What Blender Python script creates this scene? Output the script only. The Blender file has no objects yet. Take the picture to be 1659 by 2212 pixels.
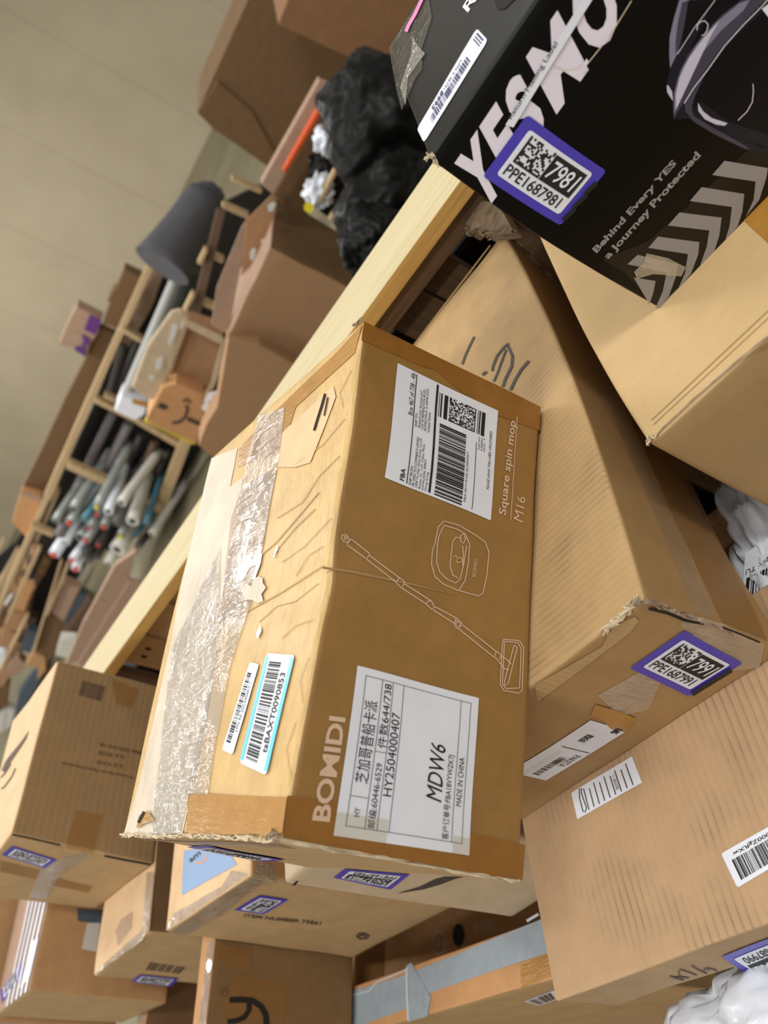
import bpy, bmesh, math, random
from mathutils import Vector, Matrix, noise
random.seed(7)
C = bpy.context.scene.collection
SC = bpy.context.scene

# ------------------------------------------------------------------ camera, world, lights, exposure
FPX, W0, H0 = 1808.0, 1659.0, 2212.0
CX, CY = W0/2, H0/2
RC = Matrix(((0.365213, 0.930924, 0.0), (-0.422559, 0.165775, -0.891046), (-0.829496, 0.325422, 0.453913)))
CAM = Vector((0, 0, 1.6))
cd = bpy.data.cameras.new('camera'); cam = bpy.data.objects.new('camera', cd); C.objects.link(cam)
cd.sensor_fit = 'VERTICAL'; cd.sensor_height = 36.0; cd.sensor_width = 27.0
cd.lens = FPX/H0*36.0; cd.clip_start = 0.02; cd.clip_end = 100
cd.dof.use_dof = True; cd.dof.focus_distance = 0.82; cd.dof.aperture_fstop = 5.2
mw = RC.to_4x4(); mw.translation = CAM; cam.matrix_world = mw
SC.camera = cam
SC.view_settings.view_transform = 'Standard'; SC.view_settings.look = 'None'
SC.view_settings.gamma = 1.0; SC.view_settings.use_curve_mapping = False
SC.view_settings.exposure = 0.45
wd = bpy.data.worlds.new('world'); SC.world = wd; wd.use_nodes = True
wd.node_tree.nodes['Background'].inputs[0].default_value = (1.0, 0.96, 0.90, 1)
wd.node_tree.nodes['Background'].inputs[1].default_value = 0.40
def area(name, loc, size, power, rz=0.0, color=(1.0, 0.975, 0.93)):
    l = bpy.data.lights.new(name, 'AREA'); l.shape = 'RECTANGLE'; l.size, l.size_y = size; l.energy = power; l.color = color
    o = bpy.data.objects.new(name, l); C.objects.link(o); o.location = loc; o.rotation_euler = (0, 0, rz); return o
WYAW = math.radians(-37.3)
WU = Vector((math.cos(WYAW), math.sin(WYAW), 0)); WV = Vector((-math.sin(WYAW), math.cos(WYAW), 0))
for x, y, p in [(0.5, 2.1, 16), (1.4, -1.4, 62), (-1.7, -0.6, 40), (-.4, 4.4, 60), (-.9, 7.6, 60), (-.8, 12.2, 110), (-5.2, 7.6, 70), (-3.4, 3.0, 36), (3.6, 4.6, 14), (5.2, 8.6, 6)]:
    area('ceiling_lamp', (x, y, 4.3), (1.3, 0.28), p, WYAW)  # unseen hall lamps; some added as camera-side fill, wall light and glint sources

# ------------------------------------------------------------------ helpers
def ray(u, v):
    return (RC @ Vector(((u-CX)/FPX, -(v-CY)/FPX, -1.0)))
def onz(u, v, z):
    d = ray(u, v); return CAM + d*((z-CAM.z)/d.z)
def onpl(u, v, p, n):
    d = ray(u, v); return CAM + d*((p-CAM).dot(n)/d.dot(n))
def proj(p):
    c = RC.transposed() @ (p-CAM)
    return CX + FPX*c.x/-c.z, CY - FPX*c.y/-c.z
def lin(c):
    c /= 255.0
    return c/12.92 if c <= .04045 else ((c+.055)/1.055)**2.4
def rgb(r, g, b): return (lin(r), lin(g), lin(b), 1)
def tag(o, label=None, cat=None, group=None, kind=None):
    for k, v in (('label', label), ('category', cat), ('group', group), ('kind', kind)):
        if v: o[k] = v
    return o
def obj(name, me, mat=None, parent=None):
    if isinstance(me, bmesh.types.BMesh):
        b = me; me = bpy.data.meshes.new(name); b.to_mesh(me); b.free()
    o = bpy.data.objects.new(name, me); C.objects.link(o)
    for m in (mat if isinstance(mat, (list, tuple)) else [mat] if mat else []): me.materials.append(m)
    if parent: o.parent = parent; o.matrix_parent_inverse = Matrix.Translation(-parent.location)
    return o
def smooth(o):
    for p in o.data.polygons: p.use_smooth = True
    return o
def empty(name, loc, label, cat, group=None):
    o = bpy.data.objects.new(name, None); C.objects.link(o); o.location = loc; o.empty_display_size = .05
    return tag(o, label, cat, group)

# ------------------------------------------------------------------ materials
class NT:
    def __init__(s, name):
        s.m = bpy.data.materials.new(name); s.m.use_nodes = True; s.t = s.m.node_tree; s.n = s.t.nodes; s.l = s.t.links
        s.b = s.n['Principled BSDF']; s.out = s.n['Material Output']
    def node(s, typ, **kw):
        n = s.n.new(typ)
        for k, v in kw.items():
            if k.startswith('i_'): n.inputs[int(k[2:]) if k[2:].isdigit() else k[2:].replace('_', ' ')].default_value = v
            else: setattr(n, k, v)
        return n
    def link(s, a, b): s.l.new(a, b)
    def math(s, op, a, b=None, clamp=False):
        n = s.n.new('ShaderNodeMath'); n.operation = op; n.use_clamp = clamp
        for i, x in enumerate((a, b)):
            if x is None: continue
            if isinstance(x, (int, float)): n.inputs[i].default_value = x
            else: s.link(x, n.inputs[i])
        return n.outputs[0]
    def noise(s, vec, scale, detail=3, rough=.55):
        n = s.node('ShaderNodeTexNoise', i_Scale=scale, i_Detail=detail, i_Roughness=rough); s.link(vec, n.inputs['Vector']); return n.outputs['Fac']
    def ramp(s, fac, stops):
        n = s.n.new('ShaderNodeValToRGB'); s.link(fac, n.inputs[0]); e = n.color_ramp.elements
        while len(e) < len(stops): e.new(.5)
        for q, (p, c) in zip(e, stops): q.position = p; q.color = c
        return n.outputs[0]
    def mix(s, fac, a, b, mode='MIX'):
        n = s.node('ShaderNodeMix', data_type='RGBA', blend_type=mode)
        for i, x in ((0, fac), (6, a), (7, b)):
            if isinstance(x, (int, float, tuple)): n.inputs[i].default_value = x
            else: s.link(x, n.inputs[i])
        return n.outputs[2]
    def bump(s, h, strength=.3, dist=.001):
        n = s.node('ShaderNodeBump', i_Strength=strength, i_Distance=dist); s.link(h, n.inputs['Height']); s.link(n.outputs[0], s.b.inputs['Normal']); return n
def plain(name, col, rough=.5, metal=0.0, coat=0.0, var=0.0, scale=30, spec=.5):
    k = NT(name); k.b.inputs['Specular IOR Level'].default_value = spec; k.b.inputs['Roughness'].default_value = rough; k.b.inputs['Metallic'].default_value = metal; k.b.inputs['Coat Weight'].default_value = coat
    if var:
        tc = k.node('ShaderNodeTexCoord'); f = k.noise(tc.outputs['Object'], scale, 4)
        c2 = tuple(min(1, x*(1-var)) for x in col[:3])+(1,); c3 = tuple(min(1, x*(1+var)) for x in col[:3])+(1,)
        k.link(k.ramp(f, [(.3, c2), (.7, c3)]), k.b.inputs['Base Color'])
        k.bump(f, .15, .002)
    else: k.b.inputs['Base Color'].default_value = col
    return k.m
def cardboard(name, col, axis=0, flute=.25, stain=.15, rough=.8, pitch=.0065, film=0.0, blot=.12, seed=0.0, crease=0.0):
    """kraft board: uv in metres; flute lines run across `axis`; stain = grey rub marks over the flutes"""
    k = NT(name); uv = k.node('ShaderNodeUVMap'); sep = k.node('ShaderNodeSeparateXYZ')
    mp = k.node('ShaderNodeMapping'); mp.inputs['Location'].default_value = (seed*3.1, seed*1.7, seed); k.link(uv.outputs[0], mp.inputs[0]); k.link(mp.outputs[0], sep.inputs[0])
    v = mp.outputs[0]
    c = sep.outputs[axis]
    fine = k.noise(v, 700, 4, .7); mid = k.noise(v, 26, 4, .6); big = k.noise(v, 5, 2)
    wob = k.math('MULTIPLY', k.noise(v, 9, 2), .004)
    ph = k.math('MULTIPLY', k.math('ADD', c, wob), 2*math.pi/pitch)
    wv = k.math('SINE', ph)
    line = k.math('POWER', k.math('MULTIPLY', k.math('ADD', wv, 1.0), .5), 5.0)
    ms = k.node('ShaderNodeMapping'); ms.inputs['Scale'].default_value = (6, 28, 1) if axis == 1 else (28, 6, 1); k.link(v, ms.inputs[0])
    streak = k.noise(ms.outputs[0], 3.0, 3)
    patch = k.math('MULTIPLY', k.math('SUBTRACT', k.noise(v, 11, 3), .47), 5.0, True)
    stf = k.math('MULTIPLY', k.math('MULTIPLY', k.math('ADD', k.math('MULTIPLY', line, .8), .2), patch), stain, True)
    dark = tuple(x*.80 for x in col[:3])+(1,); lite = tuple(min(1, x*1.10) for x in col[:3])+(1,)
    base = k.ramp(mid, [(.3, tuple(a*(1-blot) for a in col[:3])+(1,)), (.72, tuple(min(1, a*(1+blot*.6)) for a in col[:3])+(1,))])
    base = k.mix(k.math('MULTIPLY', k.math('SUBTRACT', fine, .5), .9, True), base, lite)
    base = k.mix(k.math('MULTIPLY', k.math('SUBTRACT', k.noise(v, 160, 2), .63), 2.6, True), base, dark)
    base = k.mix(k.math('MULTIPLY', k.math('SUBTRACT', streak, .52), .9, True), base, dark)
    base = k.mix(stf, base, rgb(86, 76, 66))
    if film: 
        base = k.mix(k.math('MULTIPLY', k.math('SUBTRACT', k.noise(v, 90, 3, .7), .5), 1.2, True), base, dark)
    k.link(base, k.b.inputs['Base Color'])
    k.b.inputs['Roughness'].default_value = rough
    h = k.math('ADD', k.math('MULTIPLY', wv, .30*flute), k.math('MULTIPLY', mid, 1.2))
    h = k.math('ADD', h, k.math('MULTIPLY', fine, .12))
    if crease:
        h = k.math('ADD', h, k.math('MULTIPLY', k.math('ABSOLUTE', k.math('SUBTRACT', streak, .5)), crease))
    k.bump(h, .35, .0012 if not crease else .0022)
    if film: k.b.inputs['Coat Weight'].default_value = film; k.b.inputs['Coat Roughness'].default_value = .3
    return k.m
def tape_mat(name, col, rough=.25, alpha=1.0, bump=.5, scale=(60, 14), spec=.6):
    k = NT(name); uv = k.node('ShaderNodeUVMap'); ms = k.node('ShaderNodeMapping'); ms.inputs['Scale'].default_value = (scale[0], scale[1], 1); k.link(uv.outputs[0], ms.inputs[0])
    f = k.noise(ms.outputs[0], 1.6, 5, .65); g = k.noise(uv.outputs[0], 40, 3)
    c2 = tuple(x*.86 for x in col[:3])+(1,)
    k.link(k.ramp(g, [(.35, c2), (.7, col)]), k.b.inputs['Base Color'])
    k.b.inputs['Roughness'].default_value = rough; k.b.inputs['Alpha'].default_value = alpha; k.b.inputs['Specular IOR Level'].default_value = spec
    ridge = k.math('ABSOLUTE', k.math('SUBTRACT', f, .5))
    k.bump(k.math('ADD', ridge, k.math('MULTIPLY', g, .3)), bump, .004)
    return k.m
def film_mat(name, col, body=.2, gloss=.14, scale=(60, 14), bump=1.0, seed=0.0):
    """clear tape: see-through film with a little haze and sharp glints on its wrinkles"""
    k = NT(name); k.n.remove(k.b); uv = k.node('ShaderNodeUVMap'); ms = k.node('ShaderNodeMapping'); ms.inputs['Scale'].default_value = (scale[0], scale[1], 1); ms.inputs['Location'].default_value = (seed, seed, 0); k.link(uv.outputs[0], ms.inputs[0])
    f = k.noise(ms.outputs[0], 1.5, 4, .6); g = k.noise(uv.outputs[0], 22, 3)
    amp = k.math('MULTIPLY', k.math('SUBTRACT', g, .38), 3.0, True)
    bp = k.node('ShaderNodeBump', i_Strength=bump, i_Distance=.035); k.link(k.math('MULTIPLY', k.math('ABSOLUTE', k.math('SUBTRACT', f, .5)), amp), bp.inputs['Height'])
    tr = k.node('ShaderNodeBsdfTransparent'); df = k.node('ShaderNodeBsdfDiffuse'); df.inputs[0].default_value = col
    gl = k.node('ShaderNodeBsdfGlossy'); gl.inputs['Roughness'].default_value = .10; k.link(bp.outputs[0], gl.inputs['Normal'])
    m1 = k.node('ShaderNodeMixShader'); m1.inputs[0].default_value = body; k.link(tr.outputs[0], m1.inputs[1]); k.link(df.outputs[0], m1.inputs[2])
    m2 = k.node('ShaderNodeMixShader'); m2.inputs[0].default_value = gloss; k.link(m1.outputs[0], m2.inputs[1]); k.link(gl.outputs[0], m2.inputs[2])
    k.link(m2.outputs[0], k.out.inputs[0]); return k.m
def wood_mat(name, col, dark, scale=1.0, knots=0.0):
    k = NT(name); uv = k.node('ShaderNodeUVMap'); ms = k.node('ShaderNodeMapping'); ms.inputs['Scale'].default_value = (1.3*scale, 42*scale, 1); k.link(uv.outputs[0], ms.inputs[0])
    f = k.noise(ms.outputs[0], 3.0, 5, .6); g = k.noise(uv.outputs[0], 7*scale, 3)
    base = k.mix(k.math('MULTIPLY', k.math('SUBTRACT', f, .42), 2.6, True), col, dark)
    base = k.mix(k.math('MULTIPLY', g, .25), base, dark)
    k.link(base, k.b.inputs['Base Color']); k.b.inputs['Roughness'].default_value = .7
    k.bump(f, .25, .001); return k.m
M = {}
KR = rgb(198, 160, 116)
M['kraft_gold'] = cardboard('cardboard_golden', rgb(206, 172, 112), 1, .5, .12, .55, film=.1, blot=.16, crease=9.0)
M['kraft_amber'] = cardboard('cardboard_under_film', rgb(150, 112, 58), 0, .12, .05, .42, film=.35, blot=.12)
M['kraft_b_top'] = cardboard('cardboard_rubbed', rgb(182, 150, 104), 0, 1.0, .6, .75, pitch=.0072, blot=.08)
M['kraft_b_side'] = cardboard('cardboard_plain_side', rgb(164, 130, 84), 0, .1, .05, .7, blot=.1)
M['kraft_c'] = cardboard('cardboard_fluted_dusty', rgb(186, 153, 116), 1, 1.0, .5, .8, pitch=.0085, blot=.07, seed=2)
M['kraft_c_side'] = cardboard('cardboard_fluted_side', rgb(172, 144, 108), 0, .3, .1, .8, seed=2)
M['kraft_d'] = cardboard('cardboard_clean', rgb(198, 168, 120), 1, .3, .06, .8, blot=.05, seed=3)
M['kraft_d_side'] = cardboard('cardboard_clean_side', rgb(164, 134, 90), 1, .1, .03, .8, blot=.05, seed=3)  # darker copy of the top board; side shade put into the colour
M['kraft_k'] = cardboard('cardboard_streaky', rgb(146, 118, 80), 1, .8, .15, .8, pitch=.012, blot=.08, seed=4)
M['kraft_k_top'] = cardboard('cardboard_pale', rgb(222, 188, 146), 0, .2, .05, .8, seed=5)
M['kraft_f'] = cardboard('cardboard_grey_brown', rgb(178, 148, 104), 0, .2, .08, .8, seed=6)
M['kraft_white'] = cardboard('cardboard_pale_grey', rgb(196, 176, 146), 0, .1, .02, .85, seed=7)
M['kraft_mid'] = cardboard('cardboard_mid', rgb(182, 142, 98), 1, .2, .08, .8, seed=8)
M['kraft_warm'] = cardboard('cardboard_warm', rgb(198, 148, 100), 1, .2, .05, .75, seed=9)
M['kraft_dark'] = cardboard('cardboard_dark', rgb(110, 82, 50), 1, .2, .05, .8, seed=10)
M['kraft_bg'] = cardboard('cardboard_back', rgb(166, 128, 92), 1, .05, .02, .8, blot=.05, seed=11)
M['kraft_h4'] = cardboard('cardboard_reddish', rgb(134, 96, 62), 1, .05, .02, .8, seed=16)
M['kraft_crease'] = cardboard('cardboard_crease', rgb(184, 150, 96), 1, .2, .05, .6, seed=17)
M['kraft_o'] = cardboard('cardboard_shaded_brown', rgb(124, 94, 56), 1, .1, .05, .75, seed=14)
M['kraft_q'] = cardboard('cardboard_orange_brown', rgb(240, 190, 134), 1, .1, .05, .75, seed=15)  # board colour raised to make up for light blocked by the boxes above
M['kraft_pink'] = cardboard('cardboard_pinkish', rgb(168, 138, 116), 1, .05, .02, .8, seed=12)
M['paper_white'] = cardboard('peeled_paper', rgb(214, 200, 178), 1, .4, .35, .6, blot=.12, seed=13, crease=8, film=.1)
M['fiber'] = plain('torn_board_fiber', rgb(150, 130, 108), .95, var=.35, scale=120)
M['fiber_pale'] = plain('torn_board_pale', rgb(206, 190, 160), .95, var=.2, scale=120)
M['black'] = plain('marker_black', rgb(22, 20, 20), .55)
M['ink'] = plain('printed_black_ink', rgb(24, 22, 24), .6)
M['ink_grey'] = plain('faded_ink', rgb(84, 66, 50), .7)
M['marker'] = plain('marker_stroke_grey', rgb(58, 56, 54), .6)
M['ink_blue'] = plain('printed_blue_ink', rgb(44, 46, 92), .6)
M['print_q'] = plain('printed_pale_rose', rgb(252, 226, 208), .6)  # print on the same box, lightened against its shade
M['print_pale'] = plain('printed_pale_pink', rgb(214, 184, 158), .55)
M['gap'] = plain('shadowed_slit', rgb(30, 22, 16), .95)
M['label'] = plain('label_paper', rgb(226, 230, 240), .45, var=.03)
M['label_grey'] = plain('label_tape_overlap', rgb(205, 203, 196), .35)
M['label_cyan'] = plain('label_cyan_band', rgb(104, 204, 236), .4)
M['purple'] = plain('sticker_purple', rgb(72, 62, 178), .38)
M['blueprint'] = plain('label_blue_grey', rgb(142, 168, 204), .6)
M['orange'] = plain('orange_ink', rgb(226, 150, 100), .6)
M['amber_tape'] = tape_mat('amber_packing_tape', rgb(176, 126, 50), .28, 1, .35)
M['amber_tape_dk'] = tape_mat('amber_tape_dark', rgb(150, 102, 44), .3, 1, .3)
M['amber_film'] = tape_mat('amber_tape_film', rgb(164, 118, 62), .35, .5, .25)
M['clear_tape'] = film_mat('clear_packing_tape', rgb(236, 230, 220), .20, .32, (60, 9), 1.0)
M['clear_tape_x'] = film_mat('clear_tape_other_way', rgb(206, 200, 190), .07, .14, (9, 70), 1.0, 3)
M['cling'] = film_mat('wrinkled_clear_wrap', rgb(176, 162, 142), .4, .28, (60, 26), 1.0, 7)
M['duct'] = tape_mat('grey_duct_tape', rgb(160, 172, 182), .32, 1, .5, (12, 40))
M['duct_lite'] = plain('tape_fold_pale', rgb(200, 206, 214), .3)
M['eblack'] = plain('glossy_black_print', rgb(5, 5, 5), .3, spec=.2)
M['eblack2'] = plain('glossy_black_lid', rgb(14, 14, 12), .35, spec=.25)
M['ebrown'] = plain('glossy_brown_black', rgb(26, 20, 16), .3, spec=.3)
M['egrey'] = plain('printed_grey', rgb(142, 138, 136), .35)
M['ewhite'] = plain('printed_lilac_white', rgb(226, 220, 232), .35)
M['navy1'] = plain('print_navy_dark', rgb(10, 11, 18), .3, spec=.2)
M['navy2'] = plain('print_navy', rgb(24, 25, 38), .3, spec=.3)
M['navy3'] = plain('print_slate', rgb(62, 62, 80), .25)
M['navy4'] = plain('print_steel', rgb(128, 126, 150), .25)
M['navy5'] = plain('print_silver', rgb(196, 194, 214), .25)
M['pink'] = plain('pink_foam_edge', rgb(236, 132, 178), .8, var=.15, scale=90)
M['smoke_film'] = film_mat('smoky_clear_film', rgb(110, 106, 94), .3, .12, (30, 30), .6, 9)
M['wood'] = wood_mat('new_pine', rgb(206, 194, 156), rgb(186, 168, 124))
M['wood_edge'] = wood_mat('new_pine_edge', rgb(206, 166, 92), rgb(168, 124, 60), 1.0)
M['wood_old'] = wood_mat('pallet_wood', rgb(176, 140, 96), rgb(130, 96, 60), 1.2)
M['wood_slat'] = wood_mat('pale_pallet_slat', rgb(206, 170, 124), rgb(160, 122, 80), 1.2)
M['wood_dark'] = wood_mat('pallet_wood_dark', rgb(112, 86, 58), rgb(76, 56, 36), 1.2)
M['lumber'] = wood_mat('rack_lumber', rgb(196, 170, 130), rgb(160, 130, 92), .5)
M['chip'] = plain('chipboard', rgb(104, 86, 64), .9, var=.5, scale=70)
M['bag_white'] = plain('white_poly_bag', rgb(222, 228, 238), .25, coat=.2)
M['bag_black'] = plain('black_poly_bag', rgb(8, 9, 8), .4, spec=.22)
M['rollgrey'] = plain('roll_grey', rgb(116, 110, 112), .6, var=.1, scale=8)
M['rolldark'] = plain('roll_dark', rgb(58, 54, 52), .6, var=.1, scale=8)
M['rollbrown'] = plain('roll_brown', rgb(96, 74, 56), .7, var=.1, scale=8)
M['hole'] = plain('tube_bore', rgb(24, 24, 26), .9)
M['red'] = plain('red_plastic_plug', rgb(226, 60, 48), .4)
M['yellow'] = plain('yellow_plastic', rgb(222, 206, 20), .5)
M['cyanplug'] = plain('teal_plastic', rgb(70, 120, 140), .5)
M['steel'] = plain('galvanised_grey', rgb(150, 156, 152), .4, .3)
M['greycloth'] = plain('grey_felt', rgb(76, 76, 80), .95, var=.12, scale=6)
M['foam'] = plain('pale_foam_tube', rgb(168, 170, 166), .7)
M['darkfoam'] = plain('dark_green_roll', rgb(52, 56, 52), .7, var=.15, scale=7)
M['orangepipe'] = plain('orange_conduit', rgb(214, 84, 28), .45)
M['violet'] = plain('violet_print', rgb(92, 44, 120), .6)
M['shiny'] = plain('shiny_clear_film', rgb(214, 214, 210), .12, coat=.6)  # pale colour painting glints on tape and film, and a light streak
M['dark_gap'] = plain('dark_item', rgb(26, 20, 16), .9)  # near-black colour standing for shade behind slats, rack and shelf
M['tealbin'] = plain('blue_grey_box', rgb(74, 86, 98), .6)

# ------------------------------------------------------------------ cartons
FACES = {  # face -> (axis a, axis b, fixed axis, fixed value) in (s right, t back, r up)
    'F': (lambda a, b: (a, 0, b)), 'B': (lambda a, b: (a, 1, b)), 'L': (lambda a, b: (0, a, b)),
    'R': (lambda a, b: (1, a, b)), 'T': (lambda a, b: (a, b, 1)), 'D': (lambda a, b: (a, b, 0))}
class Carton:
    """a corrugated box: front-left-top corner, length to the right, depth, height, yaw; corners may be nudged and edges bowed"""
    def __init__(s, name, dims, label, nudge=None, bows=None, rough=.0015, cat='box', group=None, thing=None):
        x, y, z, L, W, H, yaw = dims
        c, sn = math.cos(yaw), math.sin(yaw)
        X = Vector((c, sn, 0))*L; Y = Vector((-sn, c, 0))*W; Z = Vector((0, 0, H)); o = Vector((x, y, z))-Z
        s.X, s.Y, s.Z = X, Y, Z; s.L, s.W, s.H = L, W, H
        s.c = {(i, j, k): o+X*i+Y*j+Z*k for i in (0, 1) for j in (0, 1) for k in (0, 1)}
        key = {'FTL': (0, 0, 1), 'FTR': (1, 0, 1), 'BTL': (0, 1, 1), 'BTR': (1, 1, 1), 'FDL': (0, 0, 0), 'FDR': (1, 0, 0), 'BDL': (0, 1, 0), 'BDR': (1, 1, 0)}
        fwd = RC @ Vector((0, 0, -1))
        for n, (u, v) in (nudge or {}).items():
            k = key[n]; s.c[k] = onpl(u, v, s.c[k], fwd)
        s.bows = bows or []; s.rough = rough; s.seed = random.random()*100
        ctr = o+(X+Y)*.5; s.base = Vector((ctr.x, ctr.y, z-H)); s.name = name
        s.root = empty(thing or 'cardboard_box', s.base, label, cat, group)
    def pt(s, a, b, c):
        p = Vector()
        for (i, j, k), q in s.c.items():
            p += q*((a if i else 1-a)*(b if j else 1-b)*(c if k else 1-c))
        for kind, vec in s.bows:
            w = 1.0
            for ax, ch in zip((a, b, c), kind):
                if ch == 'm': w *= math.sin(math.pi*min(1, max(0, ax)))
                elif ch == '0': w *= max(0, 1-ax)**2
                elif ch == '1': w *= max(0, ax)**2
                elif ch == 'q': w *= math.exp(-((ax-.42)/.05)**2)
            p += Vector(vec)*w
        if s.rough:
            p += noise.noise_vector(p*9+Vector((s.seed, 0, 0)))*s.rough
        return p
    def surf(s, f, a, b, off=0.0):
        p = s.pt(*FACES[f](a, b))
        if off:
            e = .01
            da = s.pt(*FACES[f](a+e, b))-s.pt(*FACES[f](a-e, b)); db = s.pt(*FACES[f](a, b+e))-s.pt(*FACES[f](a, b-e))
            n = da.cross(db).normalized()
            if f in 'LBD': n = -n
            p = p+n*off
        return p
    def inv(s, f, u, v):
        a, b = .5, .5
        for _ in range(25):
            p = proj(s.surf(f, a, b)); e = 1e-3
            pa = proj(s.surf(f, a+e, b)); pb = proj(s.surf(f, a, b+e))
            j11, j21, j12, j22 = (pa[0]-p[0])/e, (pa[1]-p[1])/e, (pb[0]-p[0])/e, (pb[1]-p[1])/e
            det = j11*j22-j12*j21
            if abs(det) < 1e-9: break
            du, dv = u-p[0], v-p[1]
            st = ((du*j22-dv*j12)/det, (dv*j11-du*j21)/det)
            m = max(abs(st[0]), abs(st[1])); k = 1 if m < .4 else .4/m
            a += st[0]*k; b += st[1]*k
            if abs(du)+abs(dv) < .02: break
        return a, b
    def body(s, mats, n=22, bevel=.0035, name='box_body'):
        """mats: dict face->material key, '*' default"""
        bm = bmesh.new(); uvl = bm.loops.layers.uv.new('UVMap'); cache = {}
        ml = []; 
        def vert(t):
            k = tuple(round(q, 5) for q in t)
            if k not in cache: cache[k] = bm.verts.new(s.pt(*t))
            return cache[k]
        dim = {'F': (s.L, s.H), 'B': (s.L, s.H), 'L': (s.W, s.H), 'R': (s.W, s.H), 'T': (s.L, s.W), 'D': (s.L, s.W)}
        for f, fn in FACES.items():
            mk = mats.get(f, mats['*'])
            if mk not in ml: ml.append(mk)
            mi = ml.index(mk)
            for i in range(n):
                for j in range(n):
                    q = [(i, j), (i+1, j), (i+1, j+1), (i, j+1)]
                    if f in 'LBD': q = q[::-1]
                    fc = bm.faces.new([vert(fn(a/n, b/n)) for a, b in q]); fc.material_index = mi; fc.smooth = True
                    for lp, (a, b) in zip(fc.loops, q): lp[uvl].uv = (a/n*dim[f][0], b/n*dim[f][1])
        o = obj(name, bm, [M[k] for k in ml], s.root)
        if bevel:
            md = o.modifiers.new('edge_round', 'BEVEL'); md.width = bevel; md.segments = 3; md.limit_method = 'ANGLE'; md.angle_limit = math.radians(50)
        return o
    # ---- things stuck or printed on a face
    def quad(s, f, px):
        """px: four photo points TL, TR, BR, BL -> mapper of unit square (x right, y down)"""
        q = [s.inv(f, *p) for p in px]
        return Map(s, f, q)
    def poly(s, name, f, px, mat, off=.0006, parent=None, cuts=4, raw=False):
        q = px if raw else [s.inv(f, *p) for p in px]
        bm = bmesh.new(); fc = bm.faces.new([bm.verts.new((a, b, 0)) for a, b in q])
        bmesh.ops.triangulate(bm, faces=bm.faces[:])
        for _ in range(cuts):
            long = [e for e in bm.edges if e.calc_length() > .07]
            if long: bmesh.ops.subdivide_edges(bm, edges=long, cuts=1, use_grid_fill=False); bmesh.ops.triangulate(bm, faces=bm.faces[:])
        uvl = bm.loops.layers.uv.new('UVMap'); dm = {'F': (s.L, s.H), 'B': (s.L, s.H), 'L': (s.W, s.H), 'R': (s.W, s.H), 'T': (s.L, s.W), 'D': (s.L, s.W)}[f]
        for fc in bm.faces:
            fc.smooth = True
            for lp in fc.loops: lp[uvl].uv = (lp.vert.co.x*dm[0], lp.vert.co.y*dm[1])
        for v in bm.verts: v.co = s.surf(f, v.co.x, v.co.y, off)
        fixn(bm); return obj(name, bm, M[mat], parent or s.root)
    def strokes(s, name, f, lines, wpx, mat, off=.0008, parent=None, sep=False):
        """polylines in photo points drawn as ribbons of half-width wpx photo pixels"""
        if sep:
            for ln in lines: s.strokes(name, f, [ln], wpx, mat, off, parent)
            return
        bm = bmesh.new()
        for ln in lines:
            w = wpx
            if isinstance(ln, tuple): ln, w = ln
            ln = dens(ln, 6)
            n = len(ln); prev = None
            for i, (u, v) in enumerate(ln):
                a = ln[max(0, i-1)]; b = ln[min(n-1, i+1)]
                tx, ty = b[0]-a[0], b[1]-a[1]; l = math.hypot(tx, ty) or 1
                nx, ny = -ty/l*w, tx/l*w
                p = [bm.verts.new(s.surf(f, *s.inv(f, u+nx, v+ny), off)), bm.verts.new(s.surf(f, *s.inv(f, u-nx, v-ny), off))]
                if prev: bm.faces.new((prev[0], prev[1], p[1], p[0]))
                prev = p
        fixn(bm); return obj(name, bm, M[mat], parent or s.root)
def fixn(bm):
    """turn every face towards the camera side it was drawn on"""
    for fc in bm.faces:
        fc.normal_update()
        if fc.normal.dot(CAM-fc.calc_center_median()) < 0: fc.normal_flip()
def dens(ln, step):
    out = [ln[0]]
    for a, b in zip(ln, ln[1:]):
        k = max(1, int(math.hypot(b[0]-a[0], b[1]-a[1])/step))
        for i in range(1, k+1): out.append((a[0]+(b[0]-a[0])*i/k, a[1]+(b[1]-a[1])*i/k))
    return out
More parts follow.
